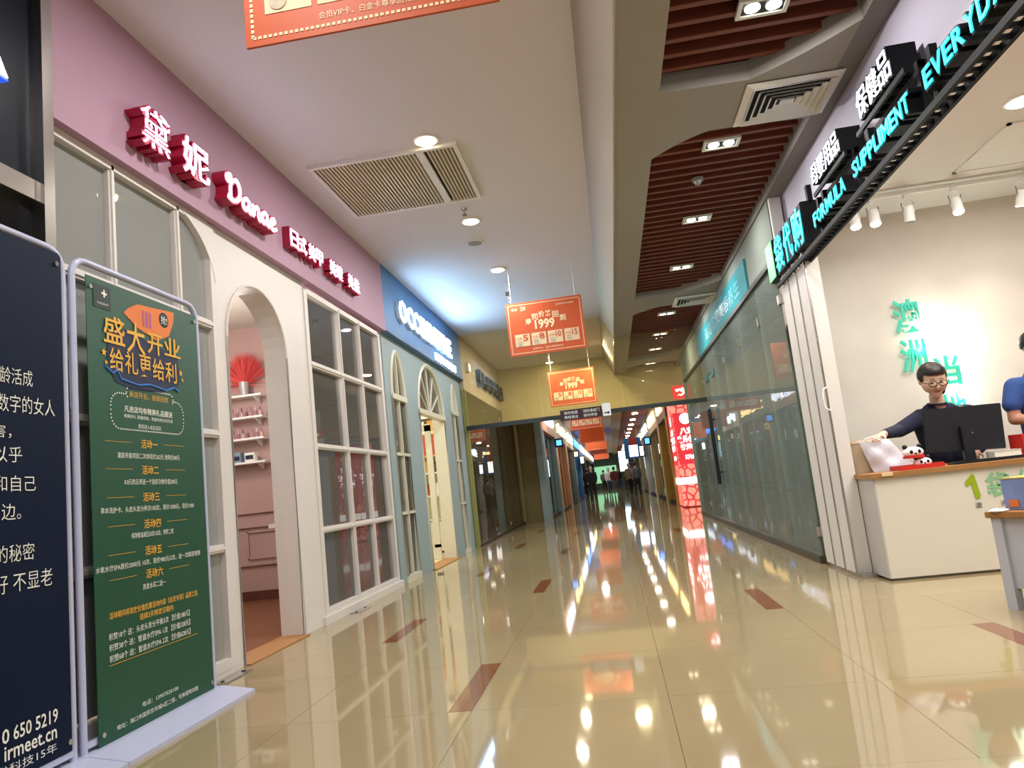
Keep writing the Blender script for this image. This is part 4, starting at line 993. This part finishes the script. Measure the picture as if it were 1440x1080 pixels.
bm = NB(); tube(bm, [(2.06, 6.43, 1.05), (2.08, 6.42, 1.09), (2.14, 6.42, 1.10), (2.2, 6.42, 1.06)], .006, 6); mk('bag_handle', bm, M_WPL, t, True)
t = thing('red_tray', 'low red tray under two panda-faced boxes on the counter', 'tray', (2.4, 6.2, .81))
bm = NB(); bx(bm, 2.20, 2.52, 6.10, 6.34, .811, .818)
for a in ((2.20, 2.52, 6.10, 6.108), (2.20, 2.52, 6.332, 6.34), (2.20, 2.208, 6.108, 6.332), (2.512, 2.52, 6.108, 6.332)): bx(bm, *a, .818, .845)
mk('tray', bm, M_RED, t)
def panda(x, y, z, s, lab, bandc):
    t = thing('panda_box', lab, 'trinket', (x, y, z))
    bm = NB(); sph(bm, (x, y, z + .045 * s), .07 * s, 16, (1.15, .8, .65)); mk('head', bm, M_WPL, t, True)
    for q in (-1, 1):
        bm = NB(); sph(bm, (x + q * .055 * s, y, z + .09 * s), .02 * s, 10); mk('ear', bm, M_BLACK, t, True)
        bm = NB(); sph(bm, (x + q * .03 * s, y - .052 * s, z + .05 * s), .013 * s, 8, (1, .5, 1.2)); mk('eye_patch', bm, M_BLACK, t, True)
    bm = NB(); sph(bm, (x, y - .056 * s, z + .035 * s), .008 * s, 8); mk('nose', bm, M_BLACK, t, True)
    bm = NB(); cyl(bm, (x, y, z + .0), (x, y, z + .02 * s), .078 * s, .078 * s, 18); mk('band', bm, bandc, t, True)
panda(2.41, 6.22, .819, .85, 'lower pink panda-faced trinket box on the red tray', mat('band_pink', 'e0a0b0', .5))
panda(2.36, 6.24, .895, 1.0, 'upper white panda-faced trinket box stacked on the tray', M_RED)

# ---- small display table at the right edge, turned a little
t = thing('display_table', 'white display table with a wooden top cut off by the right edge', 'table', (2.16, 4.76, 0))
def rotbox(name, u0, u1, v0, v1, z0, z1, m, bev=0, parent=None):
    bm = NB(); bx(bm, u0, u1, v0, v1, z0, z1)
    if bev: bmesh.ops.bevel(bm, geom=bm.edges[:], offset=bev, segments=2, affect='EDGES')
    bmesh.ops.rotate(bm, verts=bm.verts[:], cent=(0, 0, 0), matrix=Matrix.Rotation(math.radians(-62), 3, 'Z'))
    bmesh.ops.translate(bm, verts=bm.verts[:], vec=(2.16, 4.76, 0))
    return mk(name, bm, m, parent or t)
M_T2 = mat('table_white', 'b9bdc8', .4, noise=.03)
rotbox('tabletop', -.02, 1.3, -.02, .95, .525, .56, M_WOOD, .004)
rotbox('apron', .02, 1.26, .02, .90, .12, .525, M_T2)
for u, v in ((0, 0), (1.2, 0), (0, .85), (1.2, .85)): rotbox('leg', u, u + .06, v, v + .06, 0, .525, M_T2)
tt = thing('product_box', 'blue printed carton standing on the display table at the right edge', 'box', (2.3, 4.6, .56))
def rb(name, u0, u1, v0, v1, z0, z1, m): return rotbox(name, u0, u1, v0, v1, z0, z1, m, .002, tt)
rb('carton', .03, .5, .10, .4, .561, .74, mat('carton_blue', '7488b8', .4, noise=.25, scale=12)); rb('rim', .028, .502, .098, .402, .74, .746, mat('carton_gold', 'c8a83c', .4))
rb('orange_print', .06, .12, .096, .10, .575, .62, M_OR2); rb('yellow_print', .2, .3, .096, .10, .6, .68, M_GOLD)
t = thing('cloth_scrap', 'small white folded tissue on the corner of the display table', 'tissue', (2.2, 4.7, .56))
bm = NB(); sph(bm, (2.19, 4.71, .568), .04, 10, (1.4, 1, .25))
for v in bm.verts: v.co.z += .004 * math.sin(v.co.x * 150) * math.cos(v.co.y * 170)
mk('tissue', bm, M_PW, t, True)

# ================================================================= PEOPLE
def person(name, label, bones, tags, loc=(0, 0, 0), vox=.014, cat='person', group=None, rotz=0):
    """bones: (p0, r0, p1, r1, tag[, squash]) tapered capsules fused into one continuous surface; tag picks the material"""
    bm = NB()
    for b in bones:
        p0, r0, p1, r1 = Vector(b[0]), b[1], Vector(b[2]), b[3]
        d = p1 - p0
        if d.length > 1e-4: cyl(bm, p0, p1, r0, r1, 16)
        for p, r in ((p0, r0), (p1, r1)): bmesh.ops.create_uvsphere(bm, u_segments=16, v_segments=10, radius=r, matrix=Matrix.Translation(p))
    me = bpy.data.meshes.new('body'); bm.to_mesh(me); bm.free()
    tmp = bpy.data.objects.new('tmp', me)
    md = tmp.modifiers.new('r', 'REMESH'); md.mode = 'VOXEL'; md.voxel_size = vox
    ms = tmp.modifiers.new('s', 'SMOOTH'); ms.factor = .5; ms.iterations = 3
    m2 = eval_mesh(tmp)
    bpy.data.objects.remove(tmp); bpy.data.meshes.remove(me); m2.name = 'body'
    names = []
    for b in bones:
        if b[4] not in names: names.append(b[4])
    for n_ in names: m2.materials.append(tags[n_])
    BB = [(Vector(b[0]), Vector(b[2]), b[1], b[3], names.index(b[4])) for b in bones]
    for p in m2.polygons:
        c = p.center; best = 9; bi = 0
        for a, e, r0, r1, ix in BB:
            d = e - a; L2 = d.length_squared; t_ = 0 if L2 < 1e-9 else max(0, min(1, (c - a).dot(d) / L2))
            q = (c - (a + d * t_)).length - (r0 + (r1 - r0) * t_)
            if q < best: best = q; bi = ix
        p.material_index = bi; p.use_smooth = True
    root = thing(name, label, cat, loc, group); root.rotation_euler = (0, 0, rotz)
    o = bpy.data.objects.new('body', m2); COL.objects.link(o); o.parent = root
    return root
def locmk(name, bm, m, parent, smooth=True):
    me = bpy.data.meshes.new(name); bm.to_mesh(me); bm.free(); me.materials.append(m)
    for p in me.polygons: p.use_smooth = smooth
    o = bpy.data.objects.new(name, me); COL.objects.link(o); o.parent = parent; return o
def hand(c, d, up, s=1, tag='skin'):
    """bones of a slightly curled hand from wrist c along d; up = back of hand"""
    c, d, up = Vector(c), Vector(d).normalized(), Vector(up).normalized(); side = d.cross(up).normalized(); up = side.cross(d)
    B = []; k = .085 * s
    for i, (o_, L) in enumerate(((-.030, .066), (-.010, .076), (.011, .072), (.030, .058))):
        root = c + d * .02 * s + side * o_ * .5 * s; kn = c + d * k + side * o_ * s
        B.append((root, .014 * s, kn, .0115 * s, tag))
        m1 = kn + (d * .8 - up * .5) * L * .5 * s; m2 = m1 + (d * .25 - up * .9) * L * .5 * s
        B.append((kn, .0095 * s, m1, .0085 * s, tag)); B.append((m1, .0085 * s, m2, .007 * s, tag))
    tb = c + d * .03 * s - side * .025 * s; t1 = tb + (d * .5 - side * .6 - up * .35) * .045 * s; t2 = t1 + (d * .7 - side * .1 - up * .6) * .038 * s
    B.append((tb, .014 * s, t1, .011 * s, tag)); B.append((t1, .011 * s, t2, .008 * s, tag))
    return B
def legs(x, y, hipz, tag, shoe, dx=.09, st=0):
    B = []
    for s in (-1, 1):
        B += [((x + s * dx, y, hipz), .095, (x + s * dx, y - .02 + st * s * .5, hipz * .53), .062, tag), ((x + s * dx, y - .02 + st * s * .5, hipz * .53), .06, (x + s * dx, y + st * s, .09), .042, tag),
              ((x + s * dx, y + .03 + st * s, .045), .042, (x + s * dx, y - .15 + st * s, .038), .036, shoe)]
    return B
# woman behind the counter
M_SWT = mat('navy_sweater', '0c1330', .85, noise=.2, scale=60, bump=.3)
M_PNT = mat('dark_trousers', '15161c', .8); M_SHO = mat('shoe_black', '101010', .4)
HX, HY, HZ = 2.885, 6.90, 1.53
tags = dict(sw=M_SWT, pa=M_PNT, sh=M_SHO, skin=M_SKIN)
B = legs(2.97, 7.10, .84, 'pa', 'sh')
B += [((2.90, 7.12, .88), .12, (3.04, 7.12, .88), .12, 'sw'), ((2.90, 7.10, .90), .12, (2.84, 7.06, 1.16), .125, 'sw'), ((3.04, 7.10, .90), .12, (3.07, 7.06, 1.16), .125, 'sw'),
      ((2.97, 7.09, 1.0), .12, (2.95, 7.04, 1.20), .12, 'sw'), ((2.78, 7.03, 1.225), .085, (3.18, 7.05, 1.215), .09, 'sw'), ((2.86, 7.02, 1.28), .065, (3.03, 7.03, 1.27), .065, 'sw'),
      ((2.94, 7.02, 1.28), .062, (2.915, 6.98, 1.40), .055, 'skin'),
      # reaching arm
      ((2.74, 7.02, 1.215), .075, (2.52, 6.88, 1.135), .062, 'sw'), ((2.52, 6.88, 1.135), .060, (2.315, 6.62, 1.115), .043, 'sw'), ((2.33, 6.64, 1.116), .034, (2.275, 6.575, 1.113), .028, 'skin'),
      # arm at the keyboard side
      ((3.22, 7.04, 1.18), .08, (3.27, 6.98, .98), .062, 'sw'), ((3.27, 6.98, .98), .055, (3.06, 6.74, .885), .04, 'sw'), ((3.06, 6.74, .885), .032, (3.03, 6.70, .875), .028, 'skin')]
B += hand((2.275, 6.575, 1.113), (-.75, -.62, -.12), (0, 0, 1), 1.05); B += hand((3.03, 6.70, .875), (-.5, -.8, -.1), (0, 0, 1), 1.0)
# head: skull, cheeks, jaw, nose, ears
hd = Vector((HX, HY, HZ)); dn = Vector((-.10, -.93, -.34)).normalized()   # gaze direction
upv = Vector((0, 0, 1)) - dn * dn.z; upv.normalize(); sd = dn.cross(upv)
def hp(a, b, c): return hd + sd * a + dn * b + upv * c     # side, forward, up
B += [(hp(0, -.035, .045), .105, hp(0, .0, .045), .100, 'skin'), (hp(-.028, .03, -.02), .075, hp(.028, .03, -.02), .075, 'skin'), (hp(0, .045, -.09), .052, hp(0, .055, -.105), .040, 'skin'),
      (hp(0, .098, .01), .012, hp(0, .118, -.03), .015, 'skin'), (hp(-.022, .08, -.078), .014, hp(.022, .08, -.078), .014, 'skin'),
      (hp(-.104, -.01, -.01), .014, hp(-.104, -.01, .02), .016, 'skin'), (hp(.104, -.01, -.01), .014, hp(.104, -.01, .02), .016, 'skin')]
W = person('person', 'woman in glasses and a dark navy sweater reaching over the counter', B, tags, (0, 0, 0), vox=.009)
bm = NB()
for a, b, c, r, s in ((0, -.03, .052, .120, (1, 1, 1)), (0, .012, .080, .096, (1.02, 1, .8)), (.078, -.03, .02, .040, (.8, 1, 1.3)), (-.080, -.03, .01, .042, (.8, 1, 1.5)), (-.082, -.07, -.08, .036, (1, 1, 1.9)), (-.03, -.12, -.02, .06, (1, 1, 1.2))):
    sph(bm, hp(a, b, c), r, 18, s)
me = bpy.data.meshes.new('h'); bm.to_mesh(me); bm.free(); tmp = bpy.data.objects.new('tmp', me)
md = tmp.modifiers.new('r', 'REMESH'); md.mode = 'VOXEL'; md.voxel_size = .008
m2 = eval_mesh(tmp); bpy.data.objects.remove(tmp)
# cut the hair away from the face
bm = NB(); bm.from_mesh(m2)
kill = [v for v in bm.verts if (lambda q: q.dot(dn) > .035 and q.dot(upv) < .075 and abs(q.dot(sd)) < .092)(v.co - hd)]
bmesh.ops.delete(bm, geom=kill, context='VERTS'); locmk('hair', bm, M_HAIR, W)
M_GLS = mat('glasses_frame', '251a1a', .3)
bm = NB()
for s in (-1, 1):
    tube(bm, [hp(s * .040 + .033 * math.cos(2 * PI * k / 16), .128, .012 + .025 * math.sin(2 * PI * k / 16)) for k in range(16)], .0045, 6, True)
    tube(bm, [hp(s * .073, .126, .018), hp(s * .104, .08, .02), hp(s * .108, -.01, .022)], .0035, 5)
tube(bm, [hp(-.008, .13, .015), hp(0, .132, .018), hp(.008, .13, .015)], .004, 5)
locmk('glasses', bm, M_GLS, W)
for s in (-1, 1):
    bm = NB(); sph(bm, hp(s * .037, .092, .010), .013, 10, (1.2, .8, .6)); locmk('eye', bm, mat('eye_dark', '2a1c18', .2), W)
    bm = NB(); tube(bm, [hp(s * .016, .106, .046), hp(s * .035, .107, .050), hp(s * .058, .095, .040)], .003, 5); locmk('eyebrow', bm, M_HAIR, W)
bm = NB(); tube(bm, [hp(-.024, .093, -.068), hp(0, .101, -.066), hp(.024, .093, -.068)], .006, 6); locmk('lips', bm, mat('lips', 'a0504c', .4), W)
bm = NB(); tube(bm, [hp(0, 0, 0) * 0 + Vector((2.92 + .072 * math.cos(a), 6.995 + .072 * math.sin(a), 1.335 + .012 * math.sin(a))) for a in [2 * PI * k / 20 for k in range(20)]], .012, 6, True); locmk('collar', bm, M_SWT, W)
bm = NB(); prism(bm, [(3.07, 1.265), (3.17, 1.235), (3.18, 1.265), (3.09, 1.295)], 6.95, 6.975, 'Y'); locmk('chest_print', bm, mat('print_grey', 'a8b0bc', .6), W, False)
# man in a blue T-shirt
M_TS = mat('blue_tshirt', '24427e', .85, noise=.1, scale=30, bump=.2)
tags = dict(sw=M_TS, pa=M_PNT, sh=M_SHO, skin=mat('skin_tan', 'a8765e', .5))
mx, my = 3.80, 6.98
B = legs(mx, my + .05, .90, 'pa', 'sh', .11)
B += [((mx - .08, my + .03, .95), .13, (mx - .10, my, 1.30), .135, 'sw'), ((mx + .08, my + .03, .95), .13, (mx + .10, my, 1.30), .135, 'sw'), ((mx, my + .02, 1.0), .14, (mx, my, 1.33), .14, 'sw'),
      ((mx - .19, my, 1.40), .085, (mx + .19, my, 1.40), .085, 'sw'), ((mx - .07, my, 1.47), .07, (mx + .07, my, 1.47), .07, 'sw'), ((mx, my, 1.48), .062, (mx, my - .02, 1.60), .056, 'skin'),
      ((mx - .225, my, 1.40), .085, (mx - .29, my - .03, 1.25), .078, 'sw'), ((mx - .28, my - .03, 1.27), .056, (mx - .30, my - .04, 1.12), .05, 'skin'), ((mx - .30, my - .04, 1.12), .05, (mx - .12, my - .25, 1.08), .036, 'skin'),
      ((mx + .225, my, 1.40), .085, (mx + .28, my - .03, 1.25), .078, 'sw'), ((mx + .27, my - .03, 1.27), .056, (mx + .28, my - .04, 1.10), .05, 'skin'), ((mx + .28, my - .04, 1.10), .05, (mx + .1, my - .27, 1.06), .036, 'skin')]
B += hand((mx - .12, my - .25, 1.08), (.8, -.5, 0), (0, 0, 1)) + hand((mx + .1, my - .27, 1.06), (-.8, -.4, 0), (0, 0, 1))
hd = Vector((mx - .0, my - .02, 1.71)); dn = Vector((.25, -.9, -.3)).normalized(); upv = Vector((0, 0, 1)) - dn * dn.z; upv.normalize(); sd = dn.cross(upv)
B += [(hp(0, -.03, .04), .098, hp(0, .0, .04), .095, 'skin'), (hp(-.025, .03, -.02), .068, hp(.025, .03, -.02), .068, 'skin'), (hp(0, .045, -.085), .045, hp(0, .05, -.09), .04, 'skin'),
      (hp(0, .09, .01), .012, hp(0, .108, -.025), .014, 'skin'), (hp(-.098, -.01, -.01), .014, hp(-.098, -.01, .02), .016, 'skin'), (hp(.098, -.01, -.01), .014, hp(.098, -.01, .02), .016, 'skin')]
Mn = person('person', 'man in a blue T-shirt standing behind the counter, cut off by the right edge', B, tags, vox=.010)
bm = NB(); sph(bm, hp(0, -.03, .055), .115, 20)
kill = [v for v in bm.verts if (lambda q: q.dot(dn) > .03 and q.dot(upv) < .08 or q.dot(upv) < -.02)(v.co - hd)]; bmesh.ops.delete(bm, geom=kill, context='VERTS'); locmk('hair', bm, M_HAIR, Mn)
for s in (-1, 1):
    bm = NB(); sph(bm, hp(s * .034, .086, .010), .011, 8); locmk('eye', bm, MATS['eye_dark'], Mn)
bm = NB(); tube(bm, [hp(-.024, .085, -.065), hp(0, .092, -.063), hp(.024, .085, -.065)], .006, 6); locmk('lips', bm, MATS['lips'], Mn)
# distant shoppers
def shopper(x, y, top, bot, label, h=1.68, rot=0, st=.14):
    k = h / 1.68
    tg = dict(sw=top, pa=bot, sh=M_SHO, skin=M_SKIN, ha=M_HAIR)
    B = legs(0, 0, .86, 'pa', 'sh', .085, st)
    B += [((-.08, 0, .92), .11, (-.09, 0, 1.25), .11, 'sw'), ((.08, 0, .92), .11, (.09, 0, 1.25), .11, 'sw'), ((-.16, 0, 1.34), .065, (.16, 0, 1.34), .065, 'sw'),
          ((0, 0, 1.36), .055, (0, -.01, 1.48), .05, 'skin'), ((0, -.02, 1.55), .085, (0, -.03, 1.59), .082, 'skin'), ((0, .02, 1.58), .095, (0, .0, 1.61), .09, 'ha')]
    for s in (-1, 1):
        B += [((s * .20, 0, 1.33), .055, (s * .24, .03 * s, 1.08), .045, 'sw'), ((s * .24, .03 * s, 1.08), .042, (s * .22, -.10, .88), .032, 'sw'), ((s * .22, -.10, .88), .03, (s * .21, -.13, .80), .028, 'skin')]
    r = person('person', label, B, tg, (x, y, 0), vox=.03, rotz=rot); r.scale = (k, k, k); return r
MC = {c: mat('cloth_' + c, h, .8) for c, h in (('black', '14141a'), ('white', 'c8c8c4'), ('maroon', '6a2a30'), ('grey', '5a5a60'), ('denim', '2c3c5c'), ('tan', '9a7a5a'))}
shopper(-1.05, 36, MC['black'], MC['black'], 'distant shopper in black at the left of the far corridor')
shopper(-1.45, 42, MC['maroon'], MC['black'], 'distant shopper in a dark maroon top by the left shops', rot=3)
shopper(-.30, 48, MC['white'], MC['denim'], 'distant shopper in a white top in mid corridor', rot=.2)
shopper(.05, 46, MC['maroon'], MC['grey'], 'distant shopper in maroon at the centre of the corridor', rot=3.1)
shopper(.85, 40, MC['tan'], MC['black'], 'distant shopper in a tan top near the right shops', rot=.3)
shopper(1.1, 37, MC['grey'], MC['black'], 'distant shopper in grey farthest right in the corridor', rot=2.9)
shopper(.35, 56, MC['black'], MC['denim'], 'tiny shopper in black and denim deep in the corridor')
shopper(-.75, 58, MC['grey'], MC['black'], 'tiny shopper in grey deep in the corridor', rot=3)

# ================================================================= FAR SHOPFRONTS
# red lightbox column
t = thing('lightbox_column', 'tall red lit column with white pebble pattern and white logo', 'lightbox', (2.1, 21.1, 0))
def pebble():
    m = bpy.data.materials.new('red_pebble'); m.use_nodes = True; nt = m.node_tree; b = nt.nodes['Principled BSDF']
    tc = nt.nodes.new('ShaderNodeTexCoord'); vo = nt.nodes.new('ShaderNodeTexVoronoi'); vo.feature = 'DISTANCE_TO_EDGE'; vo.inputs['Scale'].default_value = 5.5
    cr = nt.nodes.new('ShaderNodeValToRGB'); cr.color_ramp.elements[0].position = .09; cr.color_ramp.elements[1].position = .13
    cr.color_ramp.elements[0].color = (*srgb('c8383c'), 1); cr.color_ramp.elements[1].color = (*srgb('f0907c'), 1)
    nt.links.new(tc.outputs['Object'], vo.inputs['Vector']); nt.links.new(vo.outputs['Distance'], cr.inputs[0])
    nt.links.new(cr.outputs[0], b.inputs['Base Color']); nt.links.new(cr.outputs[0], b.inputs['Emission Color']); b.inputs['Emission Strength'].default_value = .9
    return m
M_PEB = pebble(); M_RL = mat('red_lit', 'cc3038', emit=.9, noise=0)
box('cabinet', 1.80, 2.42, 20.5, 21.9, 0, 3.5, M_RED, t)
box('lit_panel', 1.80, 2.42, 20.48, 20.5, .03, 3.5, M_PEB, t); box('lit_panel', 1.78, 1.80, 20.48, 21.9, .03, 3.5, M_PEB, t)
M_LW2 = mat('lit_logo_white', 'fff6f4', emit=2.2, noise=0)
for nm in ('C', 'S'):
    if nm == 'C': B_ = box('logo_field', 1.80, 2.42, 20.47, 20.48, 1.15, 2.55, M_RL, t)
    else: B_ = box('logo_field', 1.77, 1.78, 20.48, 21.9, 1.15, 2.55, M_RL, t)
    def pan(s, a, b, z0, z1, **k):
        if nm == 'C': T(s, 'C', 20.465, 1.80 + a * .62, 1.80 + b * .62, z0, z1, M_LW2, B_, **k)
        else: T(s, 'R', 1.765, 21.9 - a * 1.42, 21.9 - b * 1.42, z0, z1, M_LW2, B_, **k)
    bm = NB()
    if nm == 'C': cyl(bm, (2.11, 20.466, 2.38), (2.11, 20.47, 2.38), .15, .15, 24)
    else: cyl(bm, (1.766, 21.2, 2.38), (1.77, 21.2, 2.38), .15, .15, 24)
    mk('round_logo', bm, M_LW2, B_)
    pan('八宝', .2, .8, 1.95, 2.15, bold=.05); pan('欢乐小镇', .05, .95, 1.72, 1.93, bold=.05); pan('动漫城', .15, .85, 1.52, 1.70, bold=.05); pan('KFMH', .3, .8, 1.28, 1.40, bold=.03)
    if nm == 'C': s1 = box('text_band', 1.80, 2.42, 20.46, 20.48, .62, .80, M_LW2, t)
    else: s1 = box('text_band', 1.76, 1.78, 20.48, 21.9, .62, .80, M_LW2, t)
t = thing('projecting_sign', 'small red lit projecting sign with white writing above the glass corner', 'sign', (1.9, 19.8, 3.0))
box('case', 1.62, 2.35, 17.6, 17.72, 2.66, 2.98, M_RL, t); 
box('bracket', 1.95, 1.99, 16.75, 17.6, 2.80, 2.84, M_STEEL, t)
T('欢迎', 'C', 17.597, 1.68, 2.28, 2.72, 2.92, M_LW2, t, bold=.04)
# generic far shopfronts, each a thing with fascia, pilasters, glass and sign
FM = {n: mat('far_' + n, h, .5, noise=.15, scale=3) for n, h in (('teal', '6f8f98'), ('peach', 'c89a78'), ('grey', '6c6c68'), ('cream', 'c8b890'), ('black', '1c1a1c'), ('blue', '3c78b8'), ('olive', '7c7448'), ('brown', '6a4028'), ('white', 'd4d0c4'), ('gold', 'b08a3c'))}
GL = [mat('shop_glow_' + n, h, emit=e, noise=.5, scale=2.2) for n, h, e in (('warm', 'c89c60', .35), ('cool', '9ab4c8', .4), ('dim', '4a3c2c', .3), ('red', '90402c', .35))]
def shopfront(side, xf, y0, y1, fm, pm, gi, sign, sm, label):
    """xf: face plane; side -1 left, 1 right"""
    t = thing('shopfront', label, 'shopfront', (xf, (y0 + y1) / 2, 0)); s = side
    def B_(nm, a, b, c, d, e, f, m): return box(nm, min(xf + s * a, xf + s * b), max(xf + s * a, xf + s * b), c, d, e, f, m, t)
    B_('fascia', 0, .5, y0, y1, 2.6, 3.65, fm)
    for y in (y0, y1 - .45): B_('pilaster', 0, .45, y, y + .45, 0, 2.6, pm)
    n = 3; wd = (y1 - y0 - .9) / n
    for k in range(n): B_('pane', .14, .16, y0 + .45 + k * wd + .02, y0 + .45 + (k + 1) * wd - .02, .08, 2.6, G_CLEAR)
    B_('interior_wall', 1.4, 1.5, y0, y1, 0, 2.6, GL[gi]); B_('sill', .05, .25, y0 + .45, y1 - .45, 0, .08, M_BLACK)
    for k in range(n - 1): B_('mullion', .10, .18, y0 + .45 + (k + 1) * wd - .02, y0 + .45 + (k + 1) * wd + .02, .08, 2.6, pm)
    if s < 0: T(sign, 'L', xf + .01, y0 + .8, y1 - .8, 2.85, 3.25, sm, t, depth=.05, bold=.03, name='sign_lettering')
    else: T(sign, 'R', xf - .01, y1 - .8, y0 + .8, 2.85, 3.25, sm, t, depth=.05, bold=.03, name='sign_lettering')
    return t
sl = mat('far_lit', 'e8f0ff', emit=3, noise=0); sw2 = mat('far_lit_warm', 'ffdc90', emit=3, noise=0); sb = mat('far_lit_blue', '4a90ff', emit=2.5, noise=0)
LS = [(20.98, 26, 'peach', 'teal', 3, '服饰', sl, 'peach-fasciaed shopfront on the left with a teal near pilaster'), (26, 32, 'grey', 'peach', 0, '女装', sw2, 'grey-fasciaed shopfront on the left, second beyond the smoke curtain'),
      (32, 38, 'cream', 'grey', 1, '内衣', sl, 'cream-fasciaed shopfront on the left, third beyond the smoke curtain'), (38, 45, 'black', 'blue', 2, '鞋包', sb, 'black-fasciaed shopfront with blue pilasters on the left'),
      (45, 53, 'blue', 'black', 1, '眼镜', sl, 'blue-fasciaed shopfront on the left, far down the corridor'), (53, 63, 'olive', 'black', 0, '饰品', sw2, 'olive-fasciaed shopfront on the left, near the corridor end'), (63, 77, 'grey', 'black', 2, '童装', sl, 'grey-fasciaed last shopfront on the left')]
for a, b, f, p, g, s, m, lab in LS: shopfront(-1, -1.85, a, b, FM[f], FM[p], g, s, m, lab)
RS = [(21.95, 26, 'brown', 'gold', 0, '茶饮', sw2, 'brown shopfront with gold pilasters behind the red lit column'), (26, 32, 'cream', 'cream', 2, '甜品', sw2, 'cream-fasciaed shopfront on the right with pale pilasters'),
      (32, 39, 'olive', 'white', 1, '美发', sl, 'olive-fasciaed shopfront on the right with white pilasters'), (39, 47, 'grey', 'cream', 0, '箱包', sw2, 'grey-fasciaed shopfront on the right beyond the white one'),
      (47, 57, 'cream', 'olive', 2, '文具', sl, 'cream-fasciaed shopfront on the right, far down the corridor'), (57, 77, 'black', 'grey', 0, '玩具', sw2, 'black-fasciaed last shopfront on the right')]
for a, b, f, p, g, s, m, lab in RS: shopfront(1, 1.72, a, b, FM[f], FM[p], g, s, m, lab)
t = thing('hanging_lightbox', 'distant white and blue lightbox with a red top hung near the corridor end', 'sign', (.9, 40, 2.0))
box('case', .75, 1.65, 39.8, 39.95, 1.9, 3.0, MATS['far_blue'], t); box('lit_face', 1.0, 1.45, 39.78, 39.8, 2.0, 2.6, M_LW2, t); box('red_top', 1.05, 1.4, 39.76, 39.8, 2.6, 3.0, M_RED, t)
for x in (.9, 1.5): box('hanger', x - .01, x + .01, 39.86, 39.88, 3.0, 3.5, M_STEEL, t)
t = thing('far_screen', 'bright white screen standing at the end of the corridor', 'screen', (.2, 60, 1))
box('case', .55, 1.35, 60, 60.15, 1.4, 3.1, M_BLACK, t); box('post', .9, 1.0, 60.03, 60.12, 0, 1.4, M_BLACK, t); box('foot', .6, 1.3, 59.8, 60.35, 0, .04, M_BLACK, t); box('lit_face', .6, 1.3, 59.98, 60, 1.45, 3.05, mat('screen_white', 'd0f0ff', emit=2.5, noise=0), t)


# blade signs standing out from the far shopfronts,
for side, y, z0, z1, m, lab in ((-1, 25.5, 2.25, 2.55, 'far_lit_blue', 'blue lit blade sign on the peach shopfront'), 
        (-1, 37.2, 2.2, 2.55, 'far_lit_warm', 'warm lit blade sign on the cream left shopfront'), (-1, 44, 2.0, 2.5, 'far_lit', 'white lit blade sign on the black left shopfront'),
        (1, 31.5, 2.2, 2.55, 'far_lit_blue', 'blue lit blade sign on the cream right shopfront'), (1, 38.3, 1.9, 2.5, 'far_lit', 'white lit blade sign on the olive right shopfront')):
    xa = -1.85 if side < 0 else 1.72; x0, x1 = (xa, xa + .28) if side < 0 else (xa - .28, xa)
    t = thing('blade_sign', lab, 'sign', ((x0 + x1) / 2, y, z0))
    box('case', x0, x1, y, y + .08, z0, z1, M_BLACK, t); box('lit_face', x0 + .05, x1 - .05, y - .006, y, z0 + .06, z1 - .06, MATS[m], t)
bpy.data.scenes.remove(TS_)
